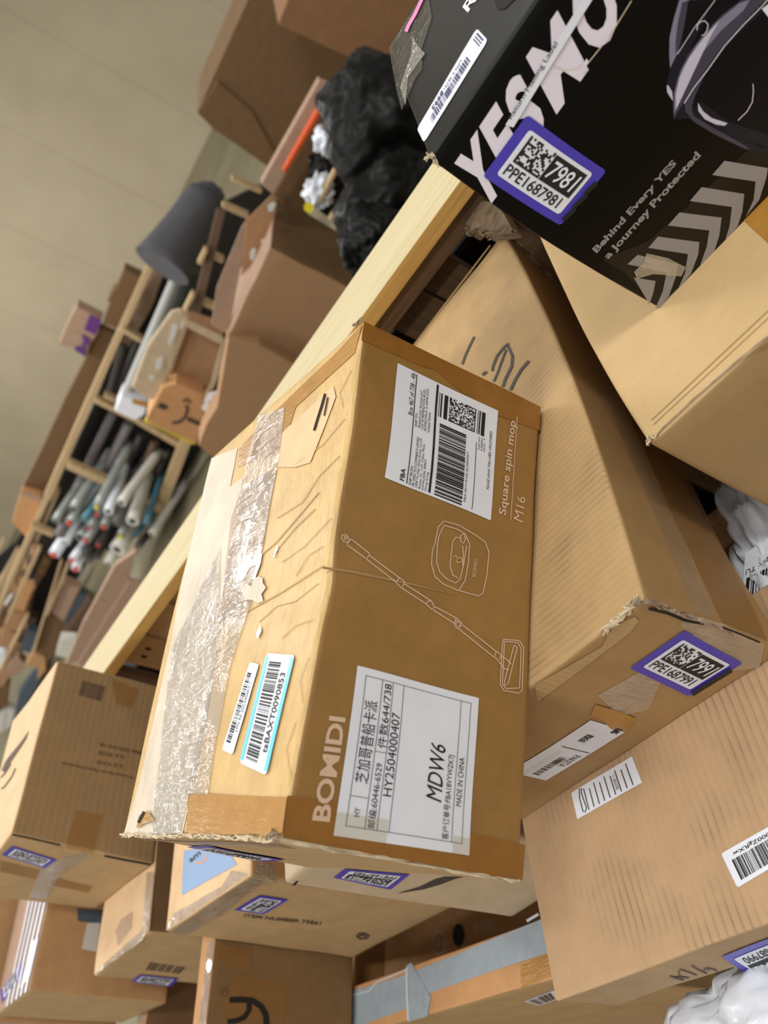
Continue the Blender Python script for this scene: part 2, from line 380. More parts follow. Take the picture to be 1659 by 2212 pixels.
class Map:
    def __init__(s, c, f, q): s.c, s.f, s.q = c, f, q
    def ab(s, x, y):
        q = s.q; w = ((1-x)*(1-y), x*(1-y), x*y, (1-x)*y)
        return sum(w[i]*q[i][0] for i in range(4)), sum(w[i]*q[i][1] for i in range(4))
    def p(s, x, y, off): return s.c.surf(s.f, *s.ab(x, y), off)
    def sheet(s, name, mat, off=.0005, parent=None, x0=0, y0=0, x1=1, y1=1, nx=8, ny=8, r=0.0, wav=0.0):
        bm = bmesh.new(); uvl = bm.loops.layers.uv.new('UVMap')
        if r:   # rounded corners
            pts = []; rx, ry = r*(x1-x0), r*(y1-y0)*1.0
            asp = (s.p(0, 0, 0)-s.p(0, 1, 0)).length/max(1e-6, (s.p(0, 0, 0)-s.p(1, 0, 0)).length)
            rx = r*(x1-x0)*min(1, asp); ry = rx/max(asp, 1e-6)*1.0*(1)
            for cx, cy, a0 in ((x1-rx, y0+ry, -90), (x1-rx, y1-ry, 0), (x0+rx, y1-ry, 90), (x0+rx, y0+ry, 180)):
                for i in range(6):
                    a = math.radians(a0+i*18); pts.append((cx+rx*math.cos(a), cy+ry*math.sin(a)))
            mx, my = (x0+x1)/2, (y0+y1)/2; full = []
            for (xa, ya), (xb, yb) in zip(pts, pts[1:]+pts[:1]):
                n_ = max(1, int(max(abs(xb-xa), abs(yb-ya))*6)); full += [(xa+(xb-xa)*i/n_, ya+(yb-ya)*i/n_) for i in range(n_)]
            cv = bm.verts.new(s.p(mx, my, off)); prev = None; NR = 6
            for k in range(1, NR+1):
                ring = [bm.verts.new(s.p(mx+(x-mx)*k/NR, my+(y-my)*k/NR, off)) for x, y in full]
                for i in range(len(ring)):
                    j = (i+1) % len(ring)
                    if prev: bm.faces.new((prev[i], ring[i], ring[j], prev[j]))
                    else: bm.faces.new((cv, ring[i], ring[j]))
                prev = ring
            for f_ in bm.faces: f_.smooth = True
        else:
            g = [[bm.verts.new(s.p(x0+(x1-x0)*i/nx, y0+(y1-y0)*j/ny, off)) for j in range(ny+1)] for i in range(nx+1)]
            for i in range(nx):
                for j in range(ny):
                    fc = bm.faces.new((g[i][j], g[i+1][j], g[i+1][j+1], g[i][j+1])); fc.smooth = True
                    for lp, (a, b) in zip(fc.loops, ((i, j), (i+1, j), (i+1, j+1), (i, j+1))): lp[uvl].uv = (a/nx*.1, b/ny*.1)
        fixn(bm); return obj(name, bm, M[mat], parent or s.c.root)
    def rects(s, name, rl, mat, off=.0009, parent=None):
        bm = bmesh.new()
        for x0, y0, x1, y1 in rl:
            k = 1 if max(x1-x0, y1-y0) < .2 else 5
            if (x1-x0) >= (y1-y0):
                for i in range(k):
                    xa, xb = x0+(x1-x0)*i/k, x0+(x1-x0)*(i+1)/k
                    bm.faces.new([bm.verts.new(s.p(x, y, off)) for x, y in ((xa, y0), (xb, y0), (xb, y1), (xa, y1))])
            else:
                for i in range(k):
                    ya, yb = y0+(y1-y0)*i/k, y0+(y1-y0)*(i+1)/k
                    bm.faces.new([bm.verts.new(s.p(x, y, off)) for x, y in ((x0, ya), (x1, ya), (x1, yb), (x0, yb))])
        fixn(bm); return obj(name, bm, M[mat], parent or s.c.root)
    def bars(s, name, x0, y0, x1, y1, n=60, seed=1, mat='ink', off=.0009, parent=None, along='x', fill=.5):
        rn = random.Random(seed); rl = []; t = 0.0; L = (x1-x0) if along == 'x' else (y1-y0); u = L/n
        while t < L-u:
            w = u*rn.choice((.55, .55, 1.1, 1.7, 2.2)); g = u*rn.choice((.55, .55, 1.1, 1.5))
            if t+w > L: break
            rl.append((x0+t, y0, x0+t+w, y1) if along == 'x' else (x0, y0+t, x1, y0+t+w)); t += w+g
        return s.rects(name, rl, mat, off, parent)
    def matrix(s, name, x0, y0, x1, y1, n=14, seed=1, mat='ink', off=.0009, parent=None, m=None):
        rn = random.Random(seed); m = m or n; rl = []
        for i in range(n):
            for j in range(m):
                if i == 0 or j == m-1 or rn.random() < .47:
                    rl.append((x0+(x1-x0)*i/n, y0+(y1-y0)*j/m, x0+(x1-x0)*(i+1.02)/n, y0+(y1-y0)*(j+1.02)/m))
        return s.rects(name, rl, mat, off, parent)
    def text(s, string, x0, y0, x1, y1, mat='ink', off=.001, parent=None, bold=0.0, shear=0.0, name='printed_text', sub=3):
        me = text_mesh(string, bold, shear)
        xs = [v.co.x for v in me.vertices]; ys = [v.co.y for v in me.vertices]
        ax, bx, ay, by = min(xs), max(xs), min(ys), max(ys)
        for v in me.vertices:
            x = x0+(x1-x0)*(v.co.x-ax)/max(1e-6, bx-ax); y = y1-(y1-y0)*(v.co.y-ay)/max(1e-6, by-ay)
            v.co = s.p(x, y, off)
        bm = bmesh.new(); bm.from_mesh(me); bpy.data.meshes.remove(me); fixn(bm)
        return obj(name, bm, M[mat], parent or s.c.root)
def text_mesh(string, bold=0.0, shear=0.0):
    cu = bpy.data.curves.new('t', 'FONT'); cu.body = string; cu.size = 1; cu.offset = bold; cu.shear = shear; cu.resolution_u = 3; cu.fill_mode = 'FRONT'
    o = bpy.data.objects.new('t', cu); C.objects.link(o)
    me = bpy.data.meshes.new_from_object(o); bpy.data.objects.remove(o); bpy.data.curves.remove(cu)
    return me
def crumple(name, mat, center, rad, parent=None, seed=1, amp=.35, sub=4, rot=0.0, fr=2.2, sharp=True):
    bm = bmesh.new(); bmesh.ops.create_icosphere(bm, subdivisions=sub, radius=1)
    sv = Vector((seed*7.3, seed*1.9, 0)); R_ = Matrix.Rotation(rot, 3, 'Z')
    for v in bm.verts:
        d = v.co.normalized()
        k = 1+amp*noise.noise(d*fr+sv)*1.2
        k += amp*.6*(abs(noise.noise(d*fr*2.3+sv))-.25) + amp*.25*(abs(noise.noise(d*fr*5+sv))-.2)
        if sharp: k -= amp*.35*max(0, .12-abs(noise.noise(d*fr*1.6-sv)))*6
        p = Vector((d.x*rad[0], d.y*rad[1], d.z*rad[2]))*k; v.co = center+R_@p
    for f in bm.faces: f.smooth = True
    return obj(name, bm, M[mat], parent)
def ragged(name, mat, pts, wid, parent, seed=1, lift=.0025):
    wid *= .6
    """torn fluffy strip along world points"""
    rn = random.Random(seed); bm = bmesh.new()
    for k in range(3):
        prev = None
        for i in range(len(pts)*4-3):
            t = i/4; j = min(int(t), len(pts)-2); p = pts[j].lerp(pts[j+1], t-j)
            a = p+Vector([rn.uniform(-1, 1)*wid for _ in range(3)])+Vector((0, 0, lift*.3*k))
            b = p+Vector([rn.uniform(-1, 1)*wid*1.3 for _ in range(3)])+Vector((0, 0, lift))
            va, vb = bm.verts.new(a), bm.verts.new(b)
            if prev: bm.faces.new((prev[0], prev[1], vb, va))
            prev = (va, vb)
    o = obj(name, bm, M[mat], parent); md = o.modifiers.new('thick', 'SOLIDIFY'); md.thickness = .0008
    return o
def ppe(c, f, px, num, full, seed=1, parent_name='inventory_sticker', scribble=False):
    m = c.quad(f, px)
    st = m.sheet(parent_name, 'purple', .0013, nx=6, ny=6, r=.06)
    tag(st, 'purple-bordered sticker with the number '+num)
    m.sheet('white_panel', 'label', .0017, st, .10, .13, .90, .87, r=.06)
    m.matrix('square_code', .15, .18, .46, .60, 14, seed, off=.0021, parent=st)
    m.rects('black_panel', [(.47, .19, .86, .60)], 'ink', .0021, st)
    m.text(num, .50, .25, .83, .53, 'label', .0025, st, .01, .12)
    m.text(full, .14, .64, .82, .82, 'ink', .0021, st, .01)
    if scribble:
        m.c.strokes('pen_scribble', f, [[(px[1][0]-(px[1][0]-px[2][0])*k/8+(-9 if k % 2 else 3), px[1][1]-(px[1][1]-px[2][1])*k/8+(2 if k % 2 else -6)) for k in (2, 3, 4, 5, 6, 7)]], 4.5, 'black', .0029, st)
    return st
def ovl(f):
    return f

# ------------------------------------------------------------------ structure of the hall
def quadmesh(name, pts, mat, parent=None, uvs=None):
    bm = bmesh.new(); uvl = bm.loops.layers.uv.new('UVMap'); f = bm.faces.new([bm.verts.new(p) for p in pts])
    a, b = (pts[1]-pts[0]).length, (pts[3]-pts[0]).length
    for lp, uv in zip(f.loops, ((0, 0), (a, 0), (a, b), (0, b))): lp[uvl].uv = uv
    return obj(name, bm, mat, parent)
def boxmesh(bm, o, X, Y, Z, uvl=None):
    vs = [bm.verts.new(o+X*i+Y*j+Z*k) for k in (0, 1) for j in (0, 1) for i in (0, 1)]
    for q, (A, B) in (((0, 2, 3, 1), (Y, X)), ((4, 5, 7, 6), (X, Y)), ((0, 1, 5, 4), (X, Z)), ((2, 6, 7, 3), (Z, X)), ((0, 4, 6, 2), (Z, Y)), ((1, 3, 7, 5), (Y, Z))):
        f = bm.faces.new([vs[i] for i in q])
        if uvl:
            a, b = A.length, B.length
            uv = [(0, 0), (a, 0), (a, b), (0, b)]
            if b > a: uv = [(y, x) for x, y in uv]
            for lp, t in zip(f.loops, uv): lp[uvl].uv = t
def board(name, o, X, Y, Z, mat, parent=None, bev=.002):
    bm = bmesh.new(); uvl = bm.loops.layers.uv.new('UVMap'); boxmesh(bm, o, X, Y, Z, uvl); bmesh.ops.recalc_face_normals(bm, faces=bm.faces[:])
    ob = obj(name, bm, M[mat] if isinstance(mat, str) else mat, parent)
    if bev: md = ob.modifiers.new('b', 'BEVEL'); md.width = bev; md.segments = 2
    return ob
kw = NT('painted_wall_panels'); tc = kw.node('ShaderNodeUVMap'); sp = kw.node('ShaderNodeSeparateXYZ'); kw.link(tc.outputs[0], sp.inputs[0])
fr = kw.math('FRACT', kw.math('DIVIDE', kw.math('ADD', sp.outputs[0], .35), 1.42))
seam = kw.math('LESS_THAN', kw.math('ABSOLUTE', kw.math('SUBTRACT', fr, .5)), .006)
nz = kw.noise(tc.outputs[0], 1.2, 3)
kw.link(kw.mix(kw.math('MULTIPLY', seam, .35), kw.ramp(nz, [(.3, rgb(180, 168, 142)), (.7, rgb(190, 178, 152))]), rgb(130, 116, 92)), kw.b.inputs['Base Color']); kw.b.inputs['Roughness'].default_value = .85
WP = Vector((4.19, 12.5, 0)); WD = Vector((math.cos(WYAW), math.sin(WYAW), 0)); WN = Vector((WD.y, -WD.x, 0))*-1
wl = WP-WD*16; wr = WP+WD*9
tag(quadmesh('wall_back', [wl, wr, wr+Vector((0, 0, 6)), wl+Vector((0, 0, 6))], kw.m), kind='structure')
kf = NT('worn_concrete'); tc = kf.node('ShaderNodeTexCoord'); kf.link(kf.ramp(kf.noise(tc.outputs['Object'], .9, 5), [(.3, rgb(112, 106, 82)), (.7, rgb(138, 130, 104))]), kf.b.inputs['Base Color']); kf.b.inputs['Roughness'].default_value = .6
tag(quadmesh('floor', [Vector((-14, -4, 0)), Vector((12, -4, 0)), Vector((12, 26, 0)), Vector((-14, 26, 0))], kf.m), kind='structure')

# ------------------------------------------------------------------ the mop box
A = Carton('A', (-0.2398, 0.5149, 1.3185, 0.4594, 0.3688, 0.2218, 0.5002),
    'scuffed brown spin mop box with two white labels, central in the pile', {'FTR': (785, 690), 'FTL': (607, 1812), 'FDR': (1168, 876), 'FDL': (1127, 1905), 'BTR': (460, 985), 'BTL': (266, 1805)},
    [('m01', (0, 0, -.004)), ('mm1', (0, 0, .008)), ('q01', (0, .004, -.005)), ('m11', (0, 0, .004))], .002)
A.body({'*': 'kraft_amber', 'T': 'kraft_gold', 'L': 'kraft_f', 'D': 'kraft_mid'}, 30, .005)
# top: peeled paper, tapes, labels
pp = A.poly('peeled_paper_layer', 'T', [(458, 990), (514, 968), (498, 1052), (527, 1030), (505, 1140), (480, 1300), (470, 1400), (452, 1520), (430, 1640), (396, 1800), (268, 1803), (300, 1700), (330, 1570), (368, 1400), (398, 1240)], 'paper_white', .0006); tag(pp, 'whitish torn paper layer along the back of the top')
A.poly('amber_tape', 'T', [(783, 700), (768, 762), (640, 880), (610, 975), (515, 1010), (518, 968), (640, 845), (730, 760)], 'amber_tape', .0006)
A.poly('amber_tape', 'T', [(408, 1712), (622, 1722), (612, 1800), (404, 1808)], 'amber_tape', .0009)
A.poly('amber_tape', 'T', [(500, 1120), (525, 1050), (600, 1010), (570, 1180), (520, 1330), (480, 1350)], 'amber_film', .0009)
A.poly('clear_tape', 'T', [(560, 900), (618, 880), (604, 1000), (570, 1180), (545, 1300), (500, 1440), (470, 1600), (452, 1716), (402, 1716), (430, 1600), (470, 1400), (478, 1300), (505, 1150), (535, 1000)], 'clear_tape', .0014)
A.poly('clear_tape', 'T', [(375, 1400), (480, 1180), (478, 1330), (452, 1520), (425, 1660), (392, 1802), (330, 1802), (345, 1650)], 'clear_tape', .0019)
A.poly('clear_tape', 'T', [(332, 1805), (340, 1700), (385, 1690), (398, 1806)], 'clear_tape_x', .0024)
A.poly('torn_paper_scrap', 'T', [(522, 1278), (536, 1262), (546, 1268), (552, 1250), (562, 1246), (570, 1250), (572, 1262), (578, 1270), (568, 1284), (572, 1300), (560, 1304), (545, 1296), (528, 1298), (532, 1286)], 'paper_white', .0016)
A.poly('white_shred', 'T', [(546, 1252), (565, 1200), (570, 1196), (566, 1220), (554, 1252)], 'label', .0018)
A.poly('white_shred', 'T', [(592, 1204), (603, 1178), (604, 1186), (595, 1206)], 'label', .0018)
A.poly('white_shred', 'T', [(556, 1372), (566, 1352), (568, 1366), (560, 1382)], 'label', .0018)
A.poly('paper_patch', 'T', [(612, 935), (722, 835), (727, 858), (700, 930), (672, 1000), (640, 1010), (602, 1010)], 'kraft_k_top', .0010)
A.strokes('tear_slit', 'T', [([(706, 852), (698, 880), (690, 905), (682, 932)], 2.2), ([(712, 860), (704, 900)], 1.4)], 2, 'gap', .0022)
A.strokes('crease_line', 'T', [([(746, 905), (700, 960), (640, 1004)], .7), ([(735, 985), (690, 1030), (655, 1085), (600, 1120)], .8), ([(716, 1120), (660, 1180), (610, 1215)], .7), ([(690, 1260), (640, 1300), (600, 1310), (560, 1345)], .8), ([(676, 1340), (640, 1352), (610, 1380)], .7), ([(668, 1420), (650, 1470), (655, 1520)], .6), ([(700, 1180), (668, 1200), (640, 1245)], .7), ([(640, 1560), (620, 1620), (630, 1680)], .6), ([(760, 800), (735, 850), (742, 880)], .6), ([(690, 1064), (600, 1170), (520, 1240)], 1.2), ([(700, 1222), (610, 1280), (520, 1330)], 1.3), ([(682, 1100), (640, 1140), (590, 1200)], 1.0)], 1.2, 'kraft_crease', .0010)
ltb = A.quad('T', [(521, 1648), (580, 1412), (641, 1416), (580, 1676)])
lb = ltb.sheet('barcode_label', 'label', .0016, r=.1); tag(lb, 'white barcode label with pale blue edges')
for q in ((.03, 0, .97, .11), (.03, .88, .97, 1)): ltb.rects('blue_edge', [q], 'label_cyan', .0019, lb)
ltb.bars('barcode', .06, .18, .94, .60, 95, 3, parent=lb, off=.0019)
ltb.text('tsBAXT0090853', .16, .66, .84, .84, parent=lb, bold=.02, off=.0019)
l2 = A.quad('T', [(483, 1620), (543, 1431), (563, 1436), (506, 1631)])
lb = l2.sheet('barcode_label', 'label', .0016, r=.12); tag(lb, 'narrow plain white barcode label')
l2.bars('barcode', .10, .16, .90, .55, 70, 5, parent=lb, off=.0019)
l2.text('LPN RE 20C3404KC1', .24, .62, .78, .84, 'ink_blue', parent=lb, off=.0019)
# front: tapes, printing, labels
A.poly('amber_tape', 'F', [(786, 695), (1167, 879), (1165, 930), (1050, 890), (940, 800), (905, 790), (780, 735)], 'amber_tape_dk', .0006)
A.poly('amber_tape', 'F', [(620, 1718), (750, 1735), (1134, 1825), (1128, 1902), (610, 1810)], 'amber_tape_dk', .0006)
A.poly('crease_fold', 'F', [(697, 1224), (760, 1232), (880, 1258), (1000, 1290), (880, 1263), (760, 1238), (696, 1229)], 'kraft_b_side', .0008)
m = A.quad('F', [(830, 1032), (858, 785), (1075, 888), (1059, 1125)])
fb = m.sheet('shipping_label', 'label', .0008); tag(fb, 'white shipping label headed FBA')
P_ = dict(parent=fb, off=.0012)
m.text('FBA', .03, .125, .13, .165, bold=.02, **P_); m.text('Box 467 of 738 - 4lb', .60, .135, .98, .178, **P_)
for q in [(.02, .185, .98, .193), (.02, .385, .98, .405), (.02, .80, .62, .806)]: m.rects('rule', [q], 'ink', .0012, fb)
for i, (a, b) in enumerate([('SHIP FROM:', .16), ('HK XING YU E-COMMERCE LIMITED', .42), ('1008 Tai Nan West Street, Lai Ch', .42), ('Room 15, 11/F, China Plaza', .38), ('KOWLOON, 999077', .26), ('Hong Kong', .16)]):
    m.text(a, .02, .205+i*.029, .02+b, .228+i*.029, **P_)
for i, (a, b) in enumerate([('SHIP TO:', .12), ('Amazon.com Services LLC', .34), ('1125 W REMINGTON BLVD', .36), ('ROMEOVILLE, IL 60446-6529', .38), ('United States', .18)]):
    m.text(a, .52, .205+i*.03, .52+b, .228+i*.03, **P_)
m.bars('barcode', .02, .44, .66, .70, 90, 11, parent=fb, off=.0012)
m.text('FBA18VYWZK7JU000467', .06, .715, .50, .74, **P_)
m.matrix('stacked_code', .70, .52, .92, .78, 26, 4, parent=fb, off=.0012, m=30)
for q in [(.70, .42, .92, .426), (.70, .436, .92, .45), (.70, .47, .92, .505), (.70, .80, .92, .806), (.70, .815, .92, .828), (.70, .84, .92, .875)]: m.rects('code_bar', [q], 'ink', .0012, fb)
for i, a in enumerate(['Single SKU', '4-NEW2', 'Qty 1']): m.text(a, .56, .82+i*.027, .68, .84+i*.027, **P_)
m.text('PLEASE LEAVE THIS LABEL UNCOVERED', .25, .93, .78, .955, **P_)
m = A.quad('F', [(719, 1805), (771, 1438), (1033, 1508), (1012, 1848)])
fb = m.sheet('address_label', 'label', .0009); tag(fb, 'white Chinese freight label reading MDW6')
P_ = dict(parent=fb, off=.0014)
for q in [(.06, .07, .95, .074), (.06, .93, .95, .934), (.06, .20, .95, .204), (.06, .285, .95, .289), (.06, .37, .95, .374), (.06, .845, .95, .849), (.23, .07, .233, .20), (.505, .20, .508, .285)]: m.rects('rule', [q], 'ink', .0014, fb)
for q in [(.06, .07, .063, .934), (.947, .07, .95, .934)]: m.rects('rule', [q], 'ink', .0014, fb)
m.text('HY', .12, .115, .17, .155, **P_); m.text('芝加哥普船卡派', .31, .085, .80, .185, **P_)
m.text('邮编:60446-6529', .07, .215, .44, .272, **P_); m.text('件数644/738', .53, .212, .93, .282, **P_)
m.text('HY2504000407', .26, .298, .76, .36, **P_); m.text('MDW6', .28, .62, .63, .745, shear=.25, **P_)
m.text('客户订单号:FBA18VYWZK7J', .07, .765, .58, .83, **P_); m.text('MADE IN CHINA', .28, .865, .58, .91, **P_)
m.sheet('tape_overlap', 'label_grey', .0011, fb, 0, 0, .13, .36); m.sheet('tape_overlap', 'label_grey', .0011, fb, 0, .86, .10, 1)
m = A.quad('F', [(672, 1772), (710, 1546), (746, 1551), (711, 1776)]); m.text('BOMIDI', 0, 0, 1, 1, 'print_pale', .0009, bold=.03)
m = A.quad('F', [(1075, 1113), (1098, 908), (1118, 912), (1096, 1115)]); m.text('Square spin mop', 0, 0, 1, 1, 'print_pale', .0009, bold=.02, shear=.15)
A.strokes('printed_rule', 'F', [([(1102, 1123), (1116, 900)], .8)], .8, 'print_pale', .0009)
m = A.quad('F', [(1107, 1124), (1116, 1072), (1134, 1075), (1128, 1130)]); m.text('M16', 0, 0, 1, 1, 'print_pale', .0009, shear=.15)
def cr(pts, ox, oy, s): return [(ox+x/s, oy+y/s) for x, y in pts]
K1 = (600, 1150, 2.765)
mop = [cr(q, *K1) for q in [
    [(380, 20), (378, 38), (392, 58), (412, 62), (425, 48), (418, 28), (400, 14), (380, 20)], [(392, 28), (402, 48), (412, 40), (402, 26), (392, 28)],
    [(418, 60), (435, 42), (545, 128), (530, 162), (412, 78), (418, 60)], [(545, 140), (722, 272)], [(530, 165), (706, 300)],
    [(722, 272), (755, 295), (738, 335), (704, 302), (722, 272)], [(755, 310), (915, 412)], [(738, 335), (885, 430)],
    [(915, 412), (932, 450), (918, 462), (884, 432), (892, 412), (915, 412)], [(935, 445), (1065, 515)], [(925, 465), (1050, 545)],
    [(1060, 512), (1098, 545), (1075, 582), (1050, 560), (1060, 512)], [(1066, 530), (1088, 548), (1072, 570), (1060, 552), (1066, 530)],
    [(1100, 555), (1300, 712)], [(1082, 582), (1285, 745)], [(1303, 712), (1330, 735), (1315, 770), (1288, 745), (1303, 712)],
    [(1330, 740), (1385, 775)], [(1315, 772), (1350, 815)], [(1345, 640), (1440, 648), (1465, 690), (1455, 945), (1435, 962), (1345, 945), (1325, 910), (1338, 660), (1345, 640)],
    [(1350, 652), (1430, 660), (1450, 695), (1440, 930), (1360, 935), (1338, 905), (1350, 652)],
    [(1410, 675), (1426, 688), (1372, 905), (1352, 915), (1350, 890), (1405, 685), (1410, 675)], [(1362, 760), (1392, 790)], [(1350, 815), (1375, 822)]]]
A.strokes('mop_drawing', 'F', mop, 1.1, 'print_pale', .0009)
K2 = (700, 700, 3.318)
bk = [cr(q, *K1) for q in [[(935, 70), (920, 110), (915, 190), (935, 265), (985, 310), (1065, 345), (1195, 382), (1222, 365), (1245, 260), (1258, 120), (1235, 60), (1180, 20), (1080, -40), (990, -65), (955, -30), (935, 70)],
    [(950, 75), (945, 180), (965, 240), (1005, 280), (1060, 305), (1085, 280), (1105, 200), (1125, 80)], [(990, -40), (960, 20), (948, 80)], [(1080, 345), (1115, 290), (1135, 180), (1142, 70), (1115, 10), (1060, -20), (990, -40)],
    [(1060, 30), (1040, 60), (1025, 200), (1040, 255), (1075, 275)], [(1060, 30), (1095, 38)], [(1088, 20), (1105, 10), (1118, 40), (1105, 70), (1090, 55), (1088, 20)],
    [(1045, 150), (1062, 140), (1070, 160), (1090, 150), (1100, 175), (1070, 185), (1060, 165)], [(1100, 80), (1105, 130), (1100, 200)]]]
A.strokes('bucket_drawing', 'F', bk, 1.1, 'print_pale', .0009)
m = A.quad('F', [(1018, 1246), (1024, 1207), (1031, 1209), (1026, 1246)]); m.text('BOMIDI', 0, 0, 1, 1, 'print_pale', .0009)
ppe(A, 'L', [(402, 1827), (551, 1857), (617, 1856), (445, 1823)], '9726', 'PPE1689726', 8)
A.poly('clear_tape', 'L', [(300, 1812), (600, 1822), (640, 1834), (430, 1824)], 'cling', .0010)
ragged('frayed_edge', 'fiber_pale', [A.pt(0, 1-k/12, 1) for k in range(13)], .003, A.root, 4)
ragged('frayed_edge', 'fiber_pale', [A.pt(0, 0, 1), A.pt(0, 0, .6), A.pt(0, 0, .2), A.pt(0, 0, 0)], .0025, A.root, 5)
ragged('crushed_corner', 'fiber', [A.pt(0, 0, 1), A.pt(.01, .03, 1), A.pt(0, .05, 1)], .004, A.root, 6)
ragged('crushed_corner', 'fiber', [A.pt(1, 0, 1), A.pt(1, .02, 1), A.pt(1, .04, 1)], .002, A.root, 7)
A.poly('open_notch', 'T', [(300, 1790), (306, 1762), (326, 1752), (340, 1772), (318, 1780)], 'amber_tape', .0028)
A.strokes('open_notch_shadow', 'T', [([(305, 1778), (318, 1754)], 3)], 3, 'gap', .0032)

# ------------------------------------------------------------------ long rubbed box under it
B = Carton('B', (0.0129, 0.5019, 1.0967, 0.6066, 0.3950, 0.1870, 0.8828),
    'long rubbed cardboard box with torn corners and sticker 7991, under the mop box', {'FTL': (1391, 1296), 'FTR': (1088, 498), 'FDL': (1700, 1404), 'FDR': (1256, 640)},
    [('m01', (.012, -.010, 0)), ('m00', (-.004, .003, 0)), ('mm1', (0, 0, -.003))], .0018)
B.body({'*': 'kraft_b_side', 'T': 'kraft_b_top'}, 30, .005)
KB = (700, 350, 2.765)
B.strokes('handwritten_stroke', 'T', [(cr([(900, 1045), (872, 1100), (845, 1160), (828, 1210)], *KB), 2.4),
    (cr([(1105, 1085), (1075, 1110), (1035, 1160), (1010, 1225), (1008, 1250)], *KB), 2.6), (cr([(1100, 1100), (1128, 1160), (1122, 1225), (1088, 1290), (1068, 1345)], *KB), 2.8),
    (cr([(1090, 1120), (1060, 1200), (1035, 1270), (1015, 1312)], *KB), 2.2), (cr([(1225, 1190), (1180, 1240), (1140, 1310), (1115, 1365)], *KB), 3.0), (cr([(975, 1255), (960, 1262), (950, 1275)], *KB), 3.2)], 2.5, 'marker', .0009, sep=True)
B.strokes('score_line', 'T', [([(1060, 530), (960, 660), (880, 765)], 1.4)], 1.4, 'kraft_b_side', .0006)
B.poly('clear_tape', 'F', [(1330, 840), (1390, 850), (1500, 1060), (1600, 1260), (1658, 1385), (1560, 1345), (1450, 1110)], 'amber_film', .0008)
B.poly('clear_tape', 'F', [(1300, 800), (1350, 900), (1470, 1150), (1545, 1340), (1500, 1325), (1420, 1130), (1330, 920)], 'clear_tape_x', .0012)
B.poly('clear_tape', 'L', [(1475, 1322), (1560, 1345), (1650, 1390), (1640, 1440), (1560, 1450), (1500, 1380), (1470, 1350)], 'clear_tape', .0011)
B.poly('clear_tape', 'L', [(1290, 1500), (1380, 1450), (1430, 1465), (1400, 1530), (1340, 1545)], 'clear_tape', .0011)
B.poly('tape_end', 'L', [(1275, 1545), (1285, 1520), (1340, 1535), (1372, 1550), (1352, 1580), (1318, 1572), (1300, 1552)], 'amber_tape', .0012)
B.poly('fold_flap', 'L', [(1155, 1478), (1300, 1395), (1322, 1352), (1370, 1330), (1380, 1340), (1360, 1365), (1160, 1515)], 'kraft_b_top', .0008)
m = B.quad('L', [(1353, 1577), (1179, 1684), (1100, 1665), (1275, 1554)])
lb = m.sheet('address_label', 'label', .0010); tag(lb, 'white courier label printed upside down')
m.text('PAKETA', .50, .10, .72, .28, 'ink_grey', .0014, lb); m.bars('barcode', .58, .32, .96, .50, 40, 21, 'ink_grey', parent=lb, off=.0014)
m.matrix('square_code', .18, .48, .30, .66, 12, 9, parent=lb, off=.0014); m.matrix('square_code', .0, .10, .08, .28, 6, 19, parent=lb, off=.0014)
for q in [(.42, .05, .43, .8), (.5, .72, .98, .724), (.5, .66, .98, .663), (.5, .6, .98, .603)]: m.rects('rule', [q], 'ink_grey', .0014, lb)
ppe(B, 'L', [(1477, 1359), (1604, 1430), (1487, 1502), (1359, 1441)], '7991', 'PPE1687991', 12, scribble=True)
ragged('torn_corner', 'fiber', [B.pt(0, .02, 1), B.pt(.0, 0, .97), B.pt(0, 0, .8), B.pt(0, 0, .6), B.pt(0, 0, .4)], .004, B.root, 8)
ragged('torn_corner', 'fiber_pale', [B.pt(.012, .02, 1.0), B.pt(0, .05, 1.0), B.pt(0, .12, 1.0)], .006, B.root, 9)
ragged('torn_corner', 'fiber', [B.pt(1, 0, 1), B.pt(.97, 0, .92), B.pt(.95, 0, .8), B.pt(.93, 0, .55), B.pt(.92, 0, .35)], .008, B.root, 10)
ragged('torn_corner', 'fiber_pale', [B.pt(1, .04, 1.01), B.pt(.99, 0, 1.01), B.pt(.97, 0, .95)], .009, B.root, 11)
B.strokes('torn_slit', 'L', [([(1400, 1312), (1440, 1322), (1480, 1338), (1520, 1345)], 3), ([(1560, 1352), (1600, 1368), (1640, 1385)], 2)], 2, 'gap', .0013)
m = B.quad('F', [(1535, 1110), (1568, 1165), (1575, 1162), (1542, 1108)]); m.text('ETE', 0, 0, 1, 1, 'ink_grey', .0010)

# ------------------------------------------------------------------ fluted box below, stickers 7990
Cc = Carton('C', (-0.0970, 0.3368, 0.9097, 0.2700, 0.3993, 0.0914, 0.8495),
    'low dusty fluted cardboard box with handwriting and sticker 7990, lower right under the long box', {'BTL': (1200, 2166)}, [('mm1', (0, 0, .002))], .002)
Cc.body({'*': 'kraft_c_side', 'T': 'kraft_c'}, 30, .006)
m = Cc.quad('T', [(1235, 1713), (1366, 1634), (1388, 1691), (1248, 1770)])
lb = m.sheet('address_label', 'label', .0008); tag(lb, 'creased white label with fine print')
for i in range(9): m.text(['Ship from customer', 'Return authority', 'Handling unit', 'Order reference no', 'Delivered as stated', 'Weight and size', 'Original carton', 'Packed by hand', 'Made in China'][i], .93-i*.085, .15, .96-i*.085, .95, 'ink', .0012, lb) if False else m.rects('print_line', [(.2+i*.085, .12+.1*(i % 2), .215+i*.085, .92)], 'ink_grey', .0012, lb)
m.text('Made in China', .66, .2, .70, .8, 'ink', .0013, lb)
Cc.strokes('label_logo', 'T', [(cr([(455, 310), (470, 310), (468, 340), (500, 430), (492, 460), (478, 455), (455, 365), (455, 310)], 1100, 1600, 2.968), .9)], .9, 'ink', .0013, lb)
